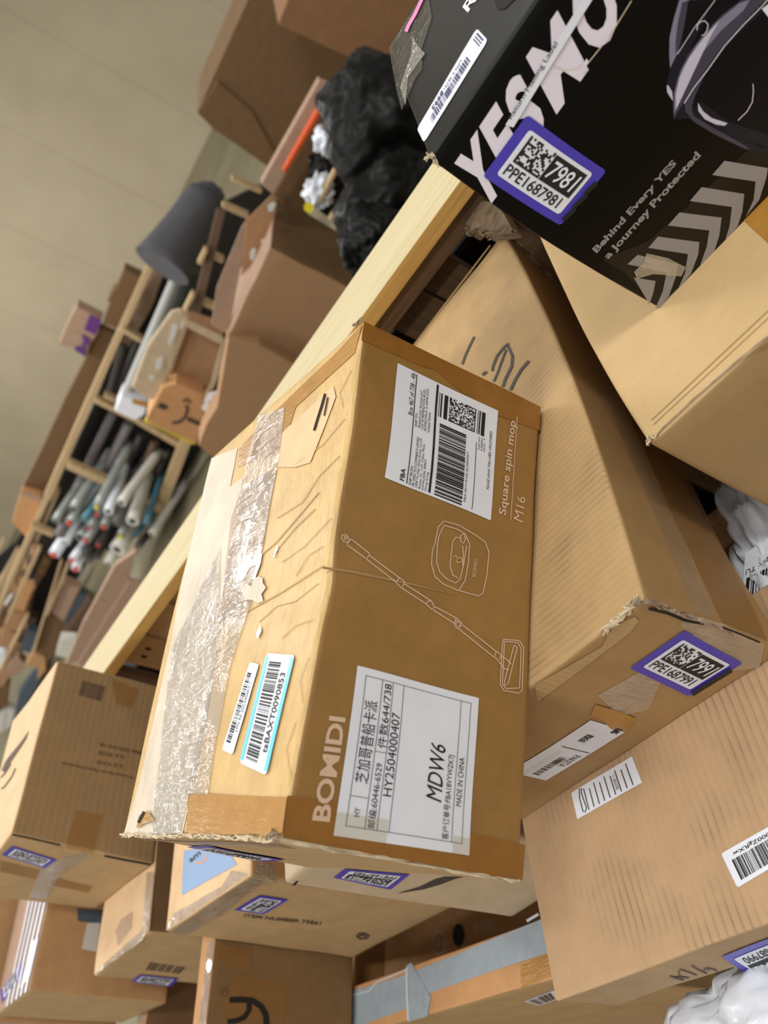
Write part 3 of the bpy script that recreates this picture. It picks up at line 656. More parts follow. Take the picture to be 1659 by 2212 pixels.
m = Cc.quad('T', [(1742, 1830), (1594, 1918), (1559, 1844), (1704, 1762)])
lb = m.sheet('barcode_label', 'label', .0008, r=.08); tag(lb, 'white barcode label cut by the frame edge')
m.bars('barcode', .10, .12, .92, .70, 70, 31, parent=lb, off=.0012); m.text('2000ZgRXw', .25, .76, .86, .90, 'ink', .0012, lb, bold=.01)
ppe(Cc, 'L', [(1775, 2068), (1640, 2116), (1557, 2064), (1696, 2010)], '7990', 'PPE1687990', 14)
KC = (1350, 1950, 5.369)
Cc.strokes('handwritten_stroke', 'L', [cr(q, *KC) for q in [[(515, 840), (570, 860), (640, 880), (682, 888)], [(570, 860), (640, 850), (690, 858), (738, 865)], [(640, 850), (615, 800), (640, 765), (720, 790), (830, 832)], [(770, 720), (840, 765), (905, 795), (950, 812)], [(905, 795), (920, 760), (970, 745), (985, 760), (950, 770)], [(990, 755), (1050, 772), (1068, 798)]]], 1.1, 'ink', .0010, sep=True)

# ------------------------------------------------------------------ clean box on the right
D = Carton('D', (0.1385, 0.5619, 1.0967, 0.5000, 0.4750, 0.9467, -0.6622),
    'tall clean plain cardboard box at the right edge, under the black helmet box', {'FTL': (1397, 961)}, [('m01', (0, 0, -.004)), ('0m1', (-.012, -.002, 0))], .0015)
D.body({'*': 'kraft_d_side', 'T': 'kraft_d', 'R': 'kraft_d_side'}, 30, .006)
dn = [D.inv('T', *p) for p in ((1400, 955), (1659, 716))]
dirv = (dn[1][0]-dn[0][0], dn[1][1]-dn[0][1])
D.strokes('open_flute_edge', 'T', [([(1402, 955), (1500, 862), (1600, 775), (1668, 722)], 1.6)], 1.6, 'fiber', .0010)
D.strokes('score_line', 'T', [([(1408, 908), (1668, 664)], 1.2), ([(1412, 918), (1668, 680)], .9)], 1.0, 'kraft_d_side', .0006)
D.poly('amber_tape', 'T', [(1600, 470), (1700, 390), (1720, 500), (1665, 530)], 'amber_tape', .0006)
ragged('crushed_corner', 'fiber_pale', [D.pt(0, 0, 1), D.pt(.01, .01, 1), D.pt(.02, 0, 1)], .003, D.root, 13)

# ------------------------------------------------------------------ black helmet box
E_ = Carton('E', (0.2689, 0.6157, 1.3633, 0.3500, 0.2785, 0.2667, -0.6741),
    'glossy black motorcycle helmet box with grey arrows and sticker 7981, upper right', {'FTL': (926, 346), 'FDL': (1420, 664), 'BTL': (842, 99)}, [('00m', (-.006, -.004, -.003)), ('0m1', (0, 0, .002))], .001)
E_.body({'*': 'eblack', 'T': 'eblack2', 'R': 'eblack2'}, 30, .003)
KE = (1250, 320, 4.056)
def ek(pts): return cr(pts, *KE)
E_.poly('brown_print_band', 'F', [(1300, 560), (1350, 590), (1420, 662), (1500, 590), (1600, 490), (1700, 400), (1760, 330), (1640, 300), (1490, 440), (1400, 520), (1300, 560)][1:], 'ebrown', .0003)
for i, q in enumerate([[(1275, 108), (1655, 172), (1640, 260), (1580, 450), (1460, 600), (1530, 450), (1548, 290), (1168, 232)],
    [(1075, 338), (1448, 398), (1430, 560), (1390, 680), (1275, 825), (1320, 680), (1340, 512), (972, 460)],
    [(880, 560), (1250, 606), (1230, 760), (1180, 920), (1058, 1035), (1120, 860), (1142, 718), (780, 674)],
    [(692, 772), (1055, 820), (1045, 930), (980, 1100), (862, 1245), (930, 1090), (955, 925), (608, 870)],
    [(515, 932), (870, 1015), (850, 1120), (790, 1290), (715, 1400), (670, 1398), (735, 1250), (768, 1088), (425, 1014)],
    [(480, 1130), (672, 1160), (655, 1250), (618, 1365)]]):
    E_.poly('printed_arrow', 'F', ek(q), 'egrey', .0006, cuts=1)
m = E_.quad('F', [(1278, 537), (1452, 343), (1464, 356), (1292, 549)]); m.text('Behind Every YES', 0, 0, 1, 1, 'egrey', .0007, bold=.03)
m = E_.quad('F', [(1302, 551), (1502, 325), (1517, 339), (1317, 562)]); m.text('a Journey Protected', 0, 0, 1, 1, 'egrey', .0007, bold=.03)
m = E_.quad('F', [(985, 347), (1284, -96), (1353, 39), (1046, 460)]); 
for ch, a, b in (('Y', -8, 92), ('E', 100, 172), ('S', 188, 260), ('M', 288, 404), ('O', 424, 530)): m.text(ch, a/530, 0, b/530, 1, 'ewhite', .0004, bold=.045, name='brand_letter')
KH = (1250, 0, 4.056)
hel = [('navy2', [(878, 0), (830, 170), (795, 330), (790, 480), (800, 600), (770, 730), (775, 810), (820, 880), (822, 960), (838, 1045), (915, 910), (930, 960), (1000, 1040), (1180, 1150), (1350, 1240), (1480, 1310), (1560, 1345), (1750, 1330), (1900, 900), (1900, -200), (1000, -250)]),
    ('navy1', [(950, 480), (1190, 0), (1300, -150), (1700, -200), (1659, 0), (1450, 200), (1270, 400), (1110, 630), (920, 880), (880, 700)]),
    ('navy4', [(880, 0), (830, 170), (795, 330), (792, 480), (800, 595), (860, 470), (900, 330), (930, 180), (980, -40)]),
    ('navy3', [(905, 20), (870, 180), (850, 330), (845, 470), (900, 370), (960, 250), (1010, 120), (1040, -20)]),
    ('navy1', [(960, 0), (930, 180), (900, 330), (880, 430), (1040, 190), (1190, 0)]),
    ('navy3', [(1420, 0), (1250, 130), (1080, 310), (950, 480), (860, 680), (822, 870), (830, 1040), (920, 890), (1050, 700), (1230, 440), (1430, 210), (1560, 70), (1640, -10)]),
    ('navy4', [(1400, 30), (1200, 195), (1030, 390), (900, 600), (838, 800), (832, 1000), (880, 880), (960, 680), (1080, 460), (1250, 260), (1440, 90), (1500, -10)]),
    ('navy5', [(1230, 180), (1090, 330), (960, 510), (880, 680), (848, 830), (850, 960), (890, 800), (960, 630), (1050, 450), (1150, 320)]),
    ('navy3', [(1110, 640), (1010, 850), (985, 930), (1000, 1010), (1180, 1120), (1400, 1240), (1500, 1300), (1460, 1305), (1180, 1170), (1000, 1060), (930, 970), (925, 905)]),
    ('navy1', [(1140, 600), (1030, 830), (1010, 930), (1050, 1010), (1200, 1100), (1420, 1210), (1620, 1290), (1900, 1200), (1900, 200), (1659, 60), (1400, 300)]),
    ('navy2', [(1060, 880), (1300, 1060), (1660, 1180), (1660, 1290), (1420, 1210), (1200, 1100), (1050, 1010), (1020, 950)]),
    ('navy5', [(1040, 895), (1085, 970), (1160, 1030), (1300, 1075), (1275, 1098), (1200, 1088), (1100, 1040), (1045, 970)]),
    ('label', [(1659, 30), (1600, 75), (1659, 150), (1760, 200), (1800, 60)]),
    ('navy5', [(768, 745), (780, 742), (815, 800), (822, 880), (800, 850), (770, 800)])]
for i, (mk, q) in enumerate(hel): E_.poly('helmet_print', 'F', cr(q, *KH), mk, .0003+.00006*i, cuts=1)
E_.strokes('helmet_outline', 'F', [(cr([(920, 900), (1000, 770), (1130, 600), (1270, 400), (1440, 210), (1590, 60), (1680, -40)], *KH), 1.0), (cr([(1390, 1050), (1470, 970), (1515, 890), (1525, 790), (1520, 730)], *KH), .8),
    (cr([(860, 470), (1000, 250), (1190, -5)], *KH), .7), (cr([(1030, 260), (1035, 215), (1060, 185), (1100, 178), (1128, 210), (1120, 260), (1095, 300), (1070, 308)], *KH), .9)], 1, 'ewhite', .0013, sep=True)
m = E_.quad('T', [(1055, 88), (917, 309), (902, 279), (1031, 62)])
lb = m.sheet('barcode_label', 'label', .0006, r=.12); tag(lb, 'slim white barcode label on the black lid')
m.bars('barcode', .22, .20, .84, .58, 75, 41, 'ink_blue', parent=lb, off=.0010); m.text('LPN 0 46741', .28, .66, .56, .82, 'ink_blue', .001, lb); m.text('8993', .58, .62, .76, .86, 'ink_blue', .001, lb, bold=.02)
m.rects('barcode_end', [(.02, .2, .035, .8), (.05, .2, .06, .8), (.075, .2, .085, .8)], 'ink_blue', .0010, lb)
m = E_.quad('T', [(1000, 16), (1021, -20), (1034, -4), (1012, 28)]); m.text('R', 0, 0, 1, 1, 'ewhite', .0006, bold=.02)
E_.poly('hand_hole', 'T', [(1068, -20), (1070, 8), (1078, 22), (1092, 20), (1112, 0), (1130, -30)], 'gap', .0006)
E_.poly('film_wrap', 'T', [(842, 105), (905, 5), (925, -20), (935, 40), (912, 110), (915, 150), (900, 170), (870, 240)], 'smoke_film', .0012)
E_.poly('clear_tape', 'T', [(868, 190), (892, 120), (895, 80), (905, 100), (922, 118), (910, 135), (885, 170), (880, 230)], 'clear_tape', .0020)
E_.strokes('pink_foam_strip', 'T', [([(882, 72), (888, 58), (902, 34), (912, 12), (922, -10)], 3.6)], 4, 'pink', .003)
m = E_.quad('F', [(1091, 268), (1275, -30), (1290, -20), (1108, 274)])
lb = m.sheet('return_strip', 'label', .0016, nx=12); tag(lb, 'white folded strip reading Return Mailing Label')
m.text('Return Mailing Label', .05, -.30, .62, .45, 'ink', .0020, lb, name='strip_text')
E_.strokes('lifted_tape_edge', 'F', [([(1362, 0), (1325, 60), (1296, 100), (1268, 135), (1255, 142)], 1.2), ([(1190, 140), (1215, 150), (1240, 148), (1262, 132)], .8)], 1, 'fiber_pale', .0022)
for q in ([(1298, 98), (1312, 62), (1319, 66), (1310, 84)], [(1255, 142), (1265, 124), (1271, 132), (1262, 144)]): E_.poly('white_chip', 'F', q, 'ewhite', .0024)
ppe(E_, 'F', [(1138, 246), (1309, 368), (1210, 486), (1042, 379)], '7981', 'PPE1687981', 17, scribble=True)
E_.poly('clear_tape', 'F', [(1395, 545), (1440, 555), (1480, 575), (1470, 595), (1410, 590), (1375, 600), (1368, 585), (1390, 565)], 'clear_tape', .0016)
ragged('crushed_corner', 'fiber_pale', [E_.pt(0, 0, 1), E_.pt(.01, 0, .99), E_.pt(0, .0, .96)], .0035, E_.root, 15)

# ------------------------------------------------------------------ boxes left of it
F_ = Carton('F', (-0.5168, 0.9826, 1.0867, 0.3500, 0.2817, 0.3419, 0.8357),
    'box printed ITEM NUMBER with blue mailer label on top, left of the mop box', {'BTL': (357, 2014), 'FTL': (540, 1891), 'BDL': (762, 2070)}, [], .0018)
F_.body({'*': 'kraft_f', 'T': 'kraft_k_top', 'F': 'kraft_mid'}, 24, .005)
lp = F_.poly('mailer_label', 'T', [(398, 1838), (420, 1834), (502, 1850), (512, 1868), (450, 1902), (393, 1934)], 'blueprint', .0008); tag(lp, 'pale blue mailer label')
m = F_.quad('T', [(409, 1858), (432, 1838), (436, 1846), (413, 1864)]); m.text('am', 0, 0, 1, 1, 'ink', .0011, lp, bold=.02)
F_.strokes('orange_swoosh', 'T', [([(422, 1862), (434, 1866), (446, 1856), (450, 1845)], 1.6)], 1.6, 'orange', .0011, lp)
F_.poly('clear_wrap', 'T', [(357, 2012), (378, 1972), (480, 1915), (500, 1880), (538, 1888), (470, 1935)], 'cling', .0012)
F_.poly('clear_wrap', 'L', [(360, 2016), (540, 1895), (570, 1905), (480, 1975), (400, 2022)], 'cling', .0009)
F_.poly('clear_wrap', 'F', [(545, 1896), (560, 1860), (590, 1868), (600, 1905), (575, 1915)], 'cling', .0009)
ppe(F_, 'L', [(623, 1942), (569, 1973), (506, 1964), (561, 1932)], '7984', 'PPE1687984', 23)
m = F_.quad('L', [(529, 1973), (694, 1990), (692, 1998), (526, 1980)]); m.text('ITEM NUMBER 79861', 0, 0, 1, 1, 'ink_grey', .0008, bold=.02)
F_.strokes('recycling_mark', 'L', [([(770, 2022), (776, 2016), (788, 2016), (797, 2021), (792, 2026), (778, 2027), (770, 2022)], 2), ([(776, 2021), (784, 2019), (790, 2022)], 1.5)], 2, 'ink_grey', .0008)
G = Carton('G', (-0.3026, 0.7576, 1.0967, 0.3500, 0.1999, 0.3641, 0.9428),
    'pale grey-brown box with a black smile arrow and sticker 7985, under the mop box corner', {'BTL': (613, 1909)}, [], .001)
G.body({'*': 'kraft_white'}, 20, .006)
G.poly('smile_arrow', 'L', [(857, 1929), (878, 1926), (915, 1920), (950, 1910), (985, 1897), (1002, 1893), (960, 1893), (940, 1898), (905, 1915), (878, 1923)], 'marker', .0008)
G.poly('punched_slot', 'L', [(630, 1912), (640, 1902), (644, 1903), (638, 1911)], 'gap', .0008)
ppe(G, 'L', [(843, 1920), (720, 1894), (745, 1875), (885, 1887)], '7985', 'PPE1687985', 25)
K = Carton('K', (-0.7021, 1.3531, 1.3149, 0.3292, 0.2904, 0.2382, 0.8330),
    'streaky cardboard sauce dispenser box with sticker 8075, at the left edge', {'FTL': (22, 1800), 'FTR': (124, 1426), 'FDL': (332, 1867), 'BTR': (28, 1556)}, [], .0018)
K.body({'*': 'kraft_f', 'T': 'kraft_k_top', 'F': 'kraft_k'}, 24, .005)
m = K.quad('F', [(178, 1470), (229, 1484), (220, 1516), (169, 1501)]); m.bars('printed_barcode', 0, 0, 1, 1, 26, 51, 'ink_grey', off=.0008)
for s_, q in [('Product Name: Sauce Dispenser', [(286, 1683), (131, 1651), (132, 1644), (288, 1676)]), ('2.5 KGS', [(265, 1660), (208, 1650), (208, 1643), (266, 1652)]), ('2.3 KGS', [(268, 1640), (211, 1630), (212, 1622), (269, 1632)]), ('Meas: 33X21X33 CM', [(305, 1632), (215, 1611), (215, 1604), (306, 1624)])]:
    K.quad('F', q).text(s_, 0, 0, 1, 1, 'ink_grey', .0008, bold=.02)
K.poly('printed_logo', 'T', [(63, 1578), (58, 1595), (10, 1668), (4, 1664), (12, 1645), (40, 1610)], 'ink_grey', .0008)
K.strokes('printed_logo', 'T', [([(34, 1660), (26, 1678), (10, 1700), (3, 1704)], 1.6), ([(24, 1650), (10, 1672), (2, 1680)], 1.6)], 1.6, 'ink_grey', .0008)
K.poly('amber_tape', 'F', [(165, 1750), (222, 1760), (200, 1846), (140, 1832)], 'amber_film', .0007)
K.poly('amber_tape', 'F', [(240, 1465), (300, 1490), (285, 1530), (250, 1520)], 'amber_film', .0007)
K.poly('clear_tape', 'L', [(90, 1870), (150, 1850), (180, 1840), (190, 1850), (130, 1890), (100, 1942), (62, 1938)], 'clear_tape', .0010)
K.poly('amber_tape', 'L', [(0, 1858), (90, 1880), (80, 1900), (0, 1882)], 'amber_film', .0008)
K.poly('amber_tape', 'L', [(122, 1895), (200, 1915), (190, 1928), (110, 1912)], 'amber_film', .0008)
K.strokes('edge_slit', 'F', [([(26, 1803), (70, 1812), (130, 1826)], 2), ([(225, 1849), (270, 1858), (325, 1868)], 2.4)], 2, 'gap', .0010, sep=True)
ppe(K, 'L', [(27, 1826), (123, 1856), (96, 1874), (4, 1845)], '8075', 'PPE1688075', 27)
Mm = Carton('M', (-0.7822, 1.2683, 1.0767, 0.3500, 0.2370, 0.3600, 0.8892),
    'cardboard box with a faded barcode and clear-wrapped edges, under the sauce dispenser box', {'FTL': (318, 2015), 'BTL': (201, 2109)}, [], .002)
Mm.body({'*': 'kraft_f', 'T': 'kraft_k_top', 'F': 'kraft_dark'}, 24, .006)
Mm.poly('tape_patch', 'T', [(250, 2010), (262, 1985), (288, 1968), (285, 2005), (255, 2045)], 'amber_film', .0008)
Mm.poly('clear_wrap', 'T', [(318, 1885), (334, 1884), (325, 2005), (300, 2040), (205, 2108), (215, 2092), (308, 2010)], 'cling', .0012)
m = Mm.quad('L', [(325, 2078), (400, 2089), (387, 2103), (314, 2094)]); m.bars('printed_barcode', 0, 0, 1, 1, 22, 61, 'ink_grey', off=.0008, along='x')
ppe(Mm, 'L', [(301, 2104), (386, 2112), (369, 2130), (283, 2119)], '8062', 'PPE1688062', 29)
N = Carton('N', (-1.0749, 1.5146, 1.1496, 0.3300, 0.2500, 0.2700, 0.7877),
    'cardboard box with white-ribbed top and purple sticker, bottom left corner', {'FTL': (62, 2140)}, [], .0015)
N.body({'*': 'kraft_f', 'T': 'kraft_pink', 'F': 'kraft_mid'}, 20, .004)
for i in range(5):
    t = .03+i*.13
    N.poly('white_rib', 'T', [(0, t), (1, t), (1, t+.055), (0, t+.055)], 'label', .002, raw=True)
ppe(N, 'T', [(47, 2077), (46, 2112), (5, 2166), (3, 2140)], '8051', 'PPE1688051', 31)
m = N.quad('T', [(72, 2033), (85, 2026), (66, 2110), (45, 2136)]); m.sheet('paper_label', 'label', .0018)
N.poly('grey_paper', 'F', [(166, 1962), (222, 1966), (220, 1996), (168, 1990)], 'tealbin', .0009); N.poly('white_card', 'F', [(188, 1994), (216, 1994), (208, 2056), (176, 2050)], 'label_grey', .0011)
V = Carton('V', (-1.28, 1.71, 1.24, .33, .2, .36, .7877), 'brown box edge behind the white-ribbed box at the left frame edge', {}, [], .001)
V.body({'*': 'kraft_pink', 'F': 'kraft_mid'}, 10, .004)
O = Carton('O', (-0.9785, 0.9665, 1.0000, 0.3500, 0.0504, 0.2600, 0.7153),
    'narrow taped box with a thick black marker letter, bottom centre left', {}, [], .001)
O.body({'*': 'kraft_o', 'T': 'kraft_warm'}, 20, .004)
O.poly('clear_wrap', 'T', [(450, 2032), (462, 2032), (446, 2212), (430, 2212)], 'cling', .0010)
O.poly('amber_tape', 'F', [(505, 2100), (620, 2125), (612, 2212), (480, 2200)], 'amber_film', .0007)
O.poly('amber_tape', 'F', [(470, 2040), (545, 2050), (540, 2090), (600, 2110), (470, 2080)], 'amber_film', .0009)
KO = (340, 1800, 3.318)
O.strokes('marker_letter', 'F', [(cr([(515, 1195), (600, 1192), (680, 1200), (740, 1240), (775, 1300), (780, 1367), (780, 1420)], *KO), 6.5), (cr([(500, 1350), (560, 1345), (620, 1320), (655, 1270), (655, 1205)], *KO), 5.5)], 6, 'black', .0012)
O.strokes('recycling_mark', 'F', [(cr([(478, 1102), (500, 1115), (505, 1140), (490, 1168), (465, 1170), (450, 1150), (455, 1118), (478, 1102)], *KO), .8), (cr([(465, 1150), (490, 1120)], *KO), .8)], .8, 'ink_grey', .0009)
R_ = Carton('R', (-1.4048, 1.4461, 0.8700, 0.4000, 0.0535, 0.7200, 0.6015), 'dark wrapped box edge between the ribbed box and the marker box', {}, [], .001)
R_.body({'*': 'kraft_dark', 'T': 'kraft_warm'}, 16, .004)
R_.poly('clear_wrap', 'T', [(308, 2140), (324, 2140), (312, 2212), (295, 2212)], 'cling', .0010)
P = Carton('P', (-0.4673, 0.7574, 0.7300, 0.0723, 0.6000, 0.5800, 0.7896),
    'flat box on its edge with grey duct tape along the top, bottom centre', {}, [('m0m', (0, 0, 0))], .001)
P.body({'*': 'kraft_f', 'T': 'kraft_warm'}, 22, .004)
P.poly('duct_tape', 'T', [(1202, 1972), (1160, 1990), (990, 2060), (880, 2105), (700, 2160), (700, 2248), (780, 2215), (876, 2180), (926, 2155), (928, 2145), (1000, 2120), (1212, 2050)], 'duct', .0008)
P.poly('duct_tape', 'T', [(880, 2085), (890, 2080), (932, 2155), (925, 2195), (882, 2208)], 'duct', .0014)
P.strokes('tape_fold', 'T', [([(880, 2090), (881, 2150), (884, 2205)], 2), ([(705, 2170), (730, 2160), (800, 2140), (815, 2122), (880, 2095)], 1.5), ([(1140, 1990), (1165, 1975)], 3)], 1.6, 'duct_lite', .0018, sep=True)
P.poly('amber_tape', 'T', [(1124, 2080), (1210, 2052), (1212, 2100), (1128, 2134)], 'amber_tape', .0007)
m = P.quad('L', [(1132, 2162), (1132+70, 2136), (1140+70, 2155), (1165, 2171)]); lb = m.sheet('barcode_label', 'label', .0008); m.bars('barcode', .08, .1, .92, .9, 16, 71, 'ink_grey', parent=lb, off=.0011)
Q = Carton('Q', (-0.8110, 1.2060, 0.7000, 0.4500, 0.2500, 0.5500, 0.5250),
    'warm brown box with pink recycling print and N47 mark, behind the duct-taped box', {}, [], .001)
Q.body({'*': 'kraft_q', 'L': 'kraft_dark'}, 20, .004)
Q.poly('tape_patch', 'F', [(768, 2068), (832, 2030), (830, 2130), (768, 2140)], 'amber_film', .0007)
Q.strokes('recycling_mark', 'F', [(cr([(905, 550), (935, 570), (943, 620), (925, 670), (895, 680), (868, 650), (868, 590), (885, 558), (905, 550)], 600, 1800, 2.592), 1.6), (cr([(900, 580), (890, 640), (930, 600), (925, 660)], 600, 1800, 2.592), 2.2)], 1.6, 'print_q', .0009)
Q.poly('black_dot', 'F', [(990+13*math.cos(i*math.pi/8), 2020+25*math.sin(i*math.pi/8)) for i in range(16)], 'marker', .0009)
m = Q.quad('F', [(1022, 1995), (1066, 1985), (1066, 2012), (1024, 2024)]); m.text('N47', .1, .15, .9, .85, 'print_q', .0009, bold=.03); m.rects('print_frame', [(0, 0, 1, .06), (0, .94, 1, 1), (0, 0, .05, 1), (.95, 0, 1, 1)], 'print_q', .0009)
# box under the low fluted box
S1 = Carton('S1', (-.05, .44, .8181, .12, .24, .668, .8495), 'dark plain carton propping up the low fluted box', {}, [], .001)
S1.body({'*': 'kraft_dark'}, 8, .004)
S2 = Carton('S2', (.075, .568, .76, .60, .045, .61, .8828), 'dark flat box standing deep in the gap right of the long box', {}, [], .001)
S2.body({'*': 'kraft_dark'}, 8, .003)  # added filler, keeps the gap dark where only shade lies

# ------------------------------------------------------------------ poly mailers
t = empty('poly_mailer', (.12, .62, .72), 'white crinkled poly mailer with barcode in the gap right of the long box', 'mailer bag')
crumple('bag_body', 'bag_white', Vector((.105, .60, .80)), (.15, .045, .075), t, 3, .35, 5, .88)
crumple('bag_body', 'bag_white', Vector((.055, .505, .76)), (.10, .055, .07), t, 9, .35, 5, .6)
def flatlabel(name, px, z, parent, txts=(), bars_=None, mat='label'):
    q = [onz(u, v, z) for u, v in px]
    class FM(Map):
        def __init__(s): pass
        def p(s, x, y, off):
            return q[0]*((1-x)*(1-y))+q[1]*(x*(1-y))+q[2]*(x*y)+q[3]*((1-x)*y)+Vector((0, 0, off))
    fm = FM(); fm.c = None
    lb = fm.sheet(name, mat, 0, parent)
    for s_, b in txts: fm.text(s_, *b, 'ink', .0008, lb)
    if bars_: fm.bars('barcode', *bars_, 24, 77, parent=lb, off=.0008)
    return lb
flatlabel('shipping_label', [(1690, 1310), (1600, 1330), (1610, 1195), (1720, 1120)], .875, t, [('NBN', (.1, .05, .9, .2)), ('Origin: TU', (.2, .62, .95, .72)), ('Country 6', (.05, .8, .5, .9))], (.08, .24, .92, .56))
t = empty('poly_mailer', (-.33, .47, .70), 'large white crumpled poly mailer in the bottom right corner', 'mailer bag')
crumple('bag_body', 'bag_white', Vector((-.335, .455, .745)), (.17, .085, .065), t, 5, .35, 5, -.55)
tag(crumple('mailer_fold', 'bag_white', Vector((-.25, .40, .77)), (.09, .05, .05), t, 12, .5, 5, -.6), None)

# ------------------------------------------------------------------ crate: rail and slats
RY = -.7003; ru = Vector((math.cos(RY), math.sin(RY), 0)); rv = Vector((-math.sin(RY), math.cos(RY), 0)); ZV = Vector((0, 0, 1))
r0 = Vector((-.6186, 1.870, 1.6-.430)); r0 -= ru*.9
crate = empty('wooden_crate', (r0.x+ru.x, r0.y+ru.y, 0.0), 'pine crate side with a long pale top rail and old slats, behind the boxes', 'crate')
rail = board('top_rail', r0-ZV*.025, ru*3.4, rv*.119, ZV*.025, 'wood', crate, .0015); tag(rail, 'pale new pine top rail')
board('rail_edge', r0-ZV*.0245-rv*.0006, ru*3.4, rv*.001, ZV*.024, 'wood_edge', crate, 0)
rn = random.Random(3); x = -.3
sl = [(.62, .74, 'wood_old'), (.85, .96, 'wood_dark'), (.998, 1.108, 'wood_slat'), (1.120, 1.235, 'wood_slat'), (1.25, 1.37, 'wood_slat'), (1.45, 1.56, 'wood_old'), (1.66, 1.76, 'wood_old'), (1.86, 1.96, 'wood_dark'), (2.022, 2.10, 'wood_dark'), (2.104, 2.163, 'wood_dark'), (2.215, 2.36, 'wood_dark'), (2.37, 2.52, 'wood_dark'), (2.53, 2.68, 'wood_dark'), (2.69, 2.86, 'wood_dark'), (.2, .36, 'wood_old')]
for a, b, mk in sl:
    board('slat', r0+ru*a+rv*.04-ZV*1.10, ru*(b-a), rv*.018, ZV*1.073, mk, crate, .002)
board('lower_rail', r0+ru*1.55+rv*.012-ZV*.058, ru*1.85, rv*.026, ZV*.032, 'wood_dark', crate, .002)
for a, z in ((1.062, 1.095), (1.03, 1.092)): tube2 = board('knot', r0+ru*a+rv*.0392-ZV*(r0.z-z), ru*.010, rv*.001, ZV*.012, 'gap', crate, 0)
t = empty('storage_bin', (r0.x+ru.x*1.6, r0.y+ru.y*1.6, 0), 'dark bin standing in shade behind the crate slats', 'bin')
board('bin_body', r0+ru*.35+rv*.10-ZV*r0.z, ru*2.95, rv*.28, ZV*(r0.z-.10), 'dark_gap', t, .01)  # added block in place of the shaded space behind the slats
board('bottom_rail', r0+rv*.02-ZV*.95, ru*3.4, rv*.02, ZV*.09, 'wood_old', crate, .002)
for a in (.1, 3.1): board('post', r0+ru*a+rv*.03-ZV*1.17, ru*.09, rv*.06, ZV*1.145, 'wood_old', crate, .003)
t = empty('chipboard_offcut', (.49, 1.0, .95), 'broken grey-brown chipboard offcut under the helmet box beside the rail', 'board')
cp = [onz(u, v, 1.125) for u, v in [(992, 472), (1030, 430), (1075, 440), (1110, 500), (1052, 510), (1030, 498), (1018, 508), (1008, 490)]]
bm = bmesh.new(); fc = bm.faces.new([bm.verts.new(p) for p in cp]); ex = bmesh.ops.extrude_face_region(bm, geom=[fc]); bmesh.ops.translate(bm, verts=[v for v in ex['geom'] if isinstance(v, bmesh.types.BMVert)], vec=(0, 0, -.015)); bmesh.ops.recalc_face_normals(bm, faces=bm.faces[:])
obj('board_body', bm, M['chip'], t); ragged('splintered_edge', 'chip', [p for p in cp[3:]], .006, t, 21)
# pallet all the boxes stand on
pal = empty('pallet', (-.2, 1.0, 0), 'wooden pallet under the pile of boxes', 'pallet')
q0 = Vector((-2.1, .9, 0))
for i in range(6):
    board('deck_board', Vector((-1.7+i*.0, .0, 0))+Vector((math.cos(.85), math.sin(.85), 0))*(-.6+i*.30)+Vector((.75, -.66, 0))*-.9+ZV*.125, Vector((.75, -.66, 0))*3.0, Vector((.66, .75, 0))*.2, ZV*.022, 'wood_old', pal, .002)
for i in range(3):
    board('stringer', Vector((-2.4+i*1.1, .55-i*.93, 0)), Vector((.66, .75, 0))*2.1, Vector((.75, -.66, 0))*.05, ZV*.125, 'wood_old', pal, .002)

# ------------------------------------------------------------------ background: racks and goods beyond the rail
BN = Vector((.567, .823, 0)).normalized(); BL_ = Vector((-.823, .567, 0)).normalized()
def on(u, v, D): return onpl(u, v, BN*D+Vector((0, 0, 1)), BN)
def prism(name, px, D, depth, mat, parent=None, bev=.004, rnd=0.0, flip=False):
    pts = [on(u, v, D) for u, v in px]
    bm = bmesh.new(); uvl = bm.loops.layers.uv.new('UVMap')
    f = bm.faces.new([bm.verts.new(p) for p in pts]); ex = bmesh.ops.extrude_face_region(bm, geom=[f])
    bmesh.ops.translate(bm, verts=[v for v in ex['geom'] if isinstance(v, bmesh.types.BMVert)], vec=BN*depth)
    bmesh.ops.recalc_face_normals(bm, faces=bm.faces[:])
    for fc in bm.faces:
        for lp in fc.loops: lp[uvl].uv = (lp.vert.co.dot(BL_), lp.vert.co.z)
    o = obj(name, bm, M[mat], parent)
    if bev: md = o.modifiers.new('b', 'BEVEL'); md.width = bev; md.segments = 2
    return o
def bar(name, p, q, w, D, depth, mat, parent=None):
    tx, ty = q[0]-p[0], q[1]-p[1]; l = math.hypot(tx, ty); nx, ny = -ty/l*w/2, tx/l*w/2
    return prism(name, [(p[0]+nx, p[1]+ny), (q[0]+nx, q[1]+ny), (q[0]-nx, q[1]-ny), (p[0]-nx, p[1]-ny)], D, depth, mat, parent, .003)
def tube(name, a, b, r0, r1, mat, parent=None, seg=24, cap=True, rings=6, wob=0.0):
    bm = bmesh.new(); d = (b-a).normalized(); s = d.orthogonal().normalized(); t = d.cross(s); rows = []
    for i in range(rings+1):
        k = i/rings; c = a.lerp(b, k); r = r0+(r1-r0)*k
        if wob: r *= 1+wob*noise.noise(c*6)
        rows.append([bm.verts.new(c+(s*math.cos(2*math.pi*j/seg)+t*math.sin(2*math.pi*j/seg))*r) for j in range(seg)])
    for i in range(rings):
        for j in range(seg):
            f = bm.faces.new((rows[i][j], rows[i][(j+1) % seg], rows[i+1][(j+1) % seg], rows[i+1][j])); f.smooth = True
    if cap: bm.faces.new(rows[0][::-1]); bm.faces.new(rows[-1])
    bmesh.ops.recalc_face_normals(bm, faces=bm.faces[:])
    return obj(name, bm, M[mat], parent)
def pxr(D_, w): return w*D_/FPX
def dist(u, v, D): return -(RC.transposed() @ (on(u, v, D)-CAM)).z
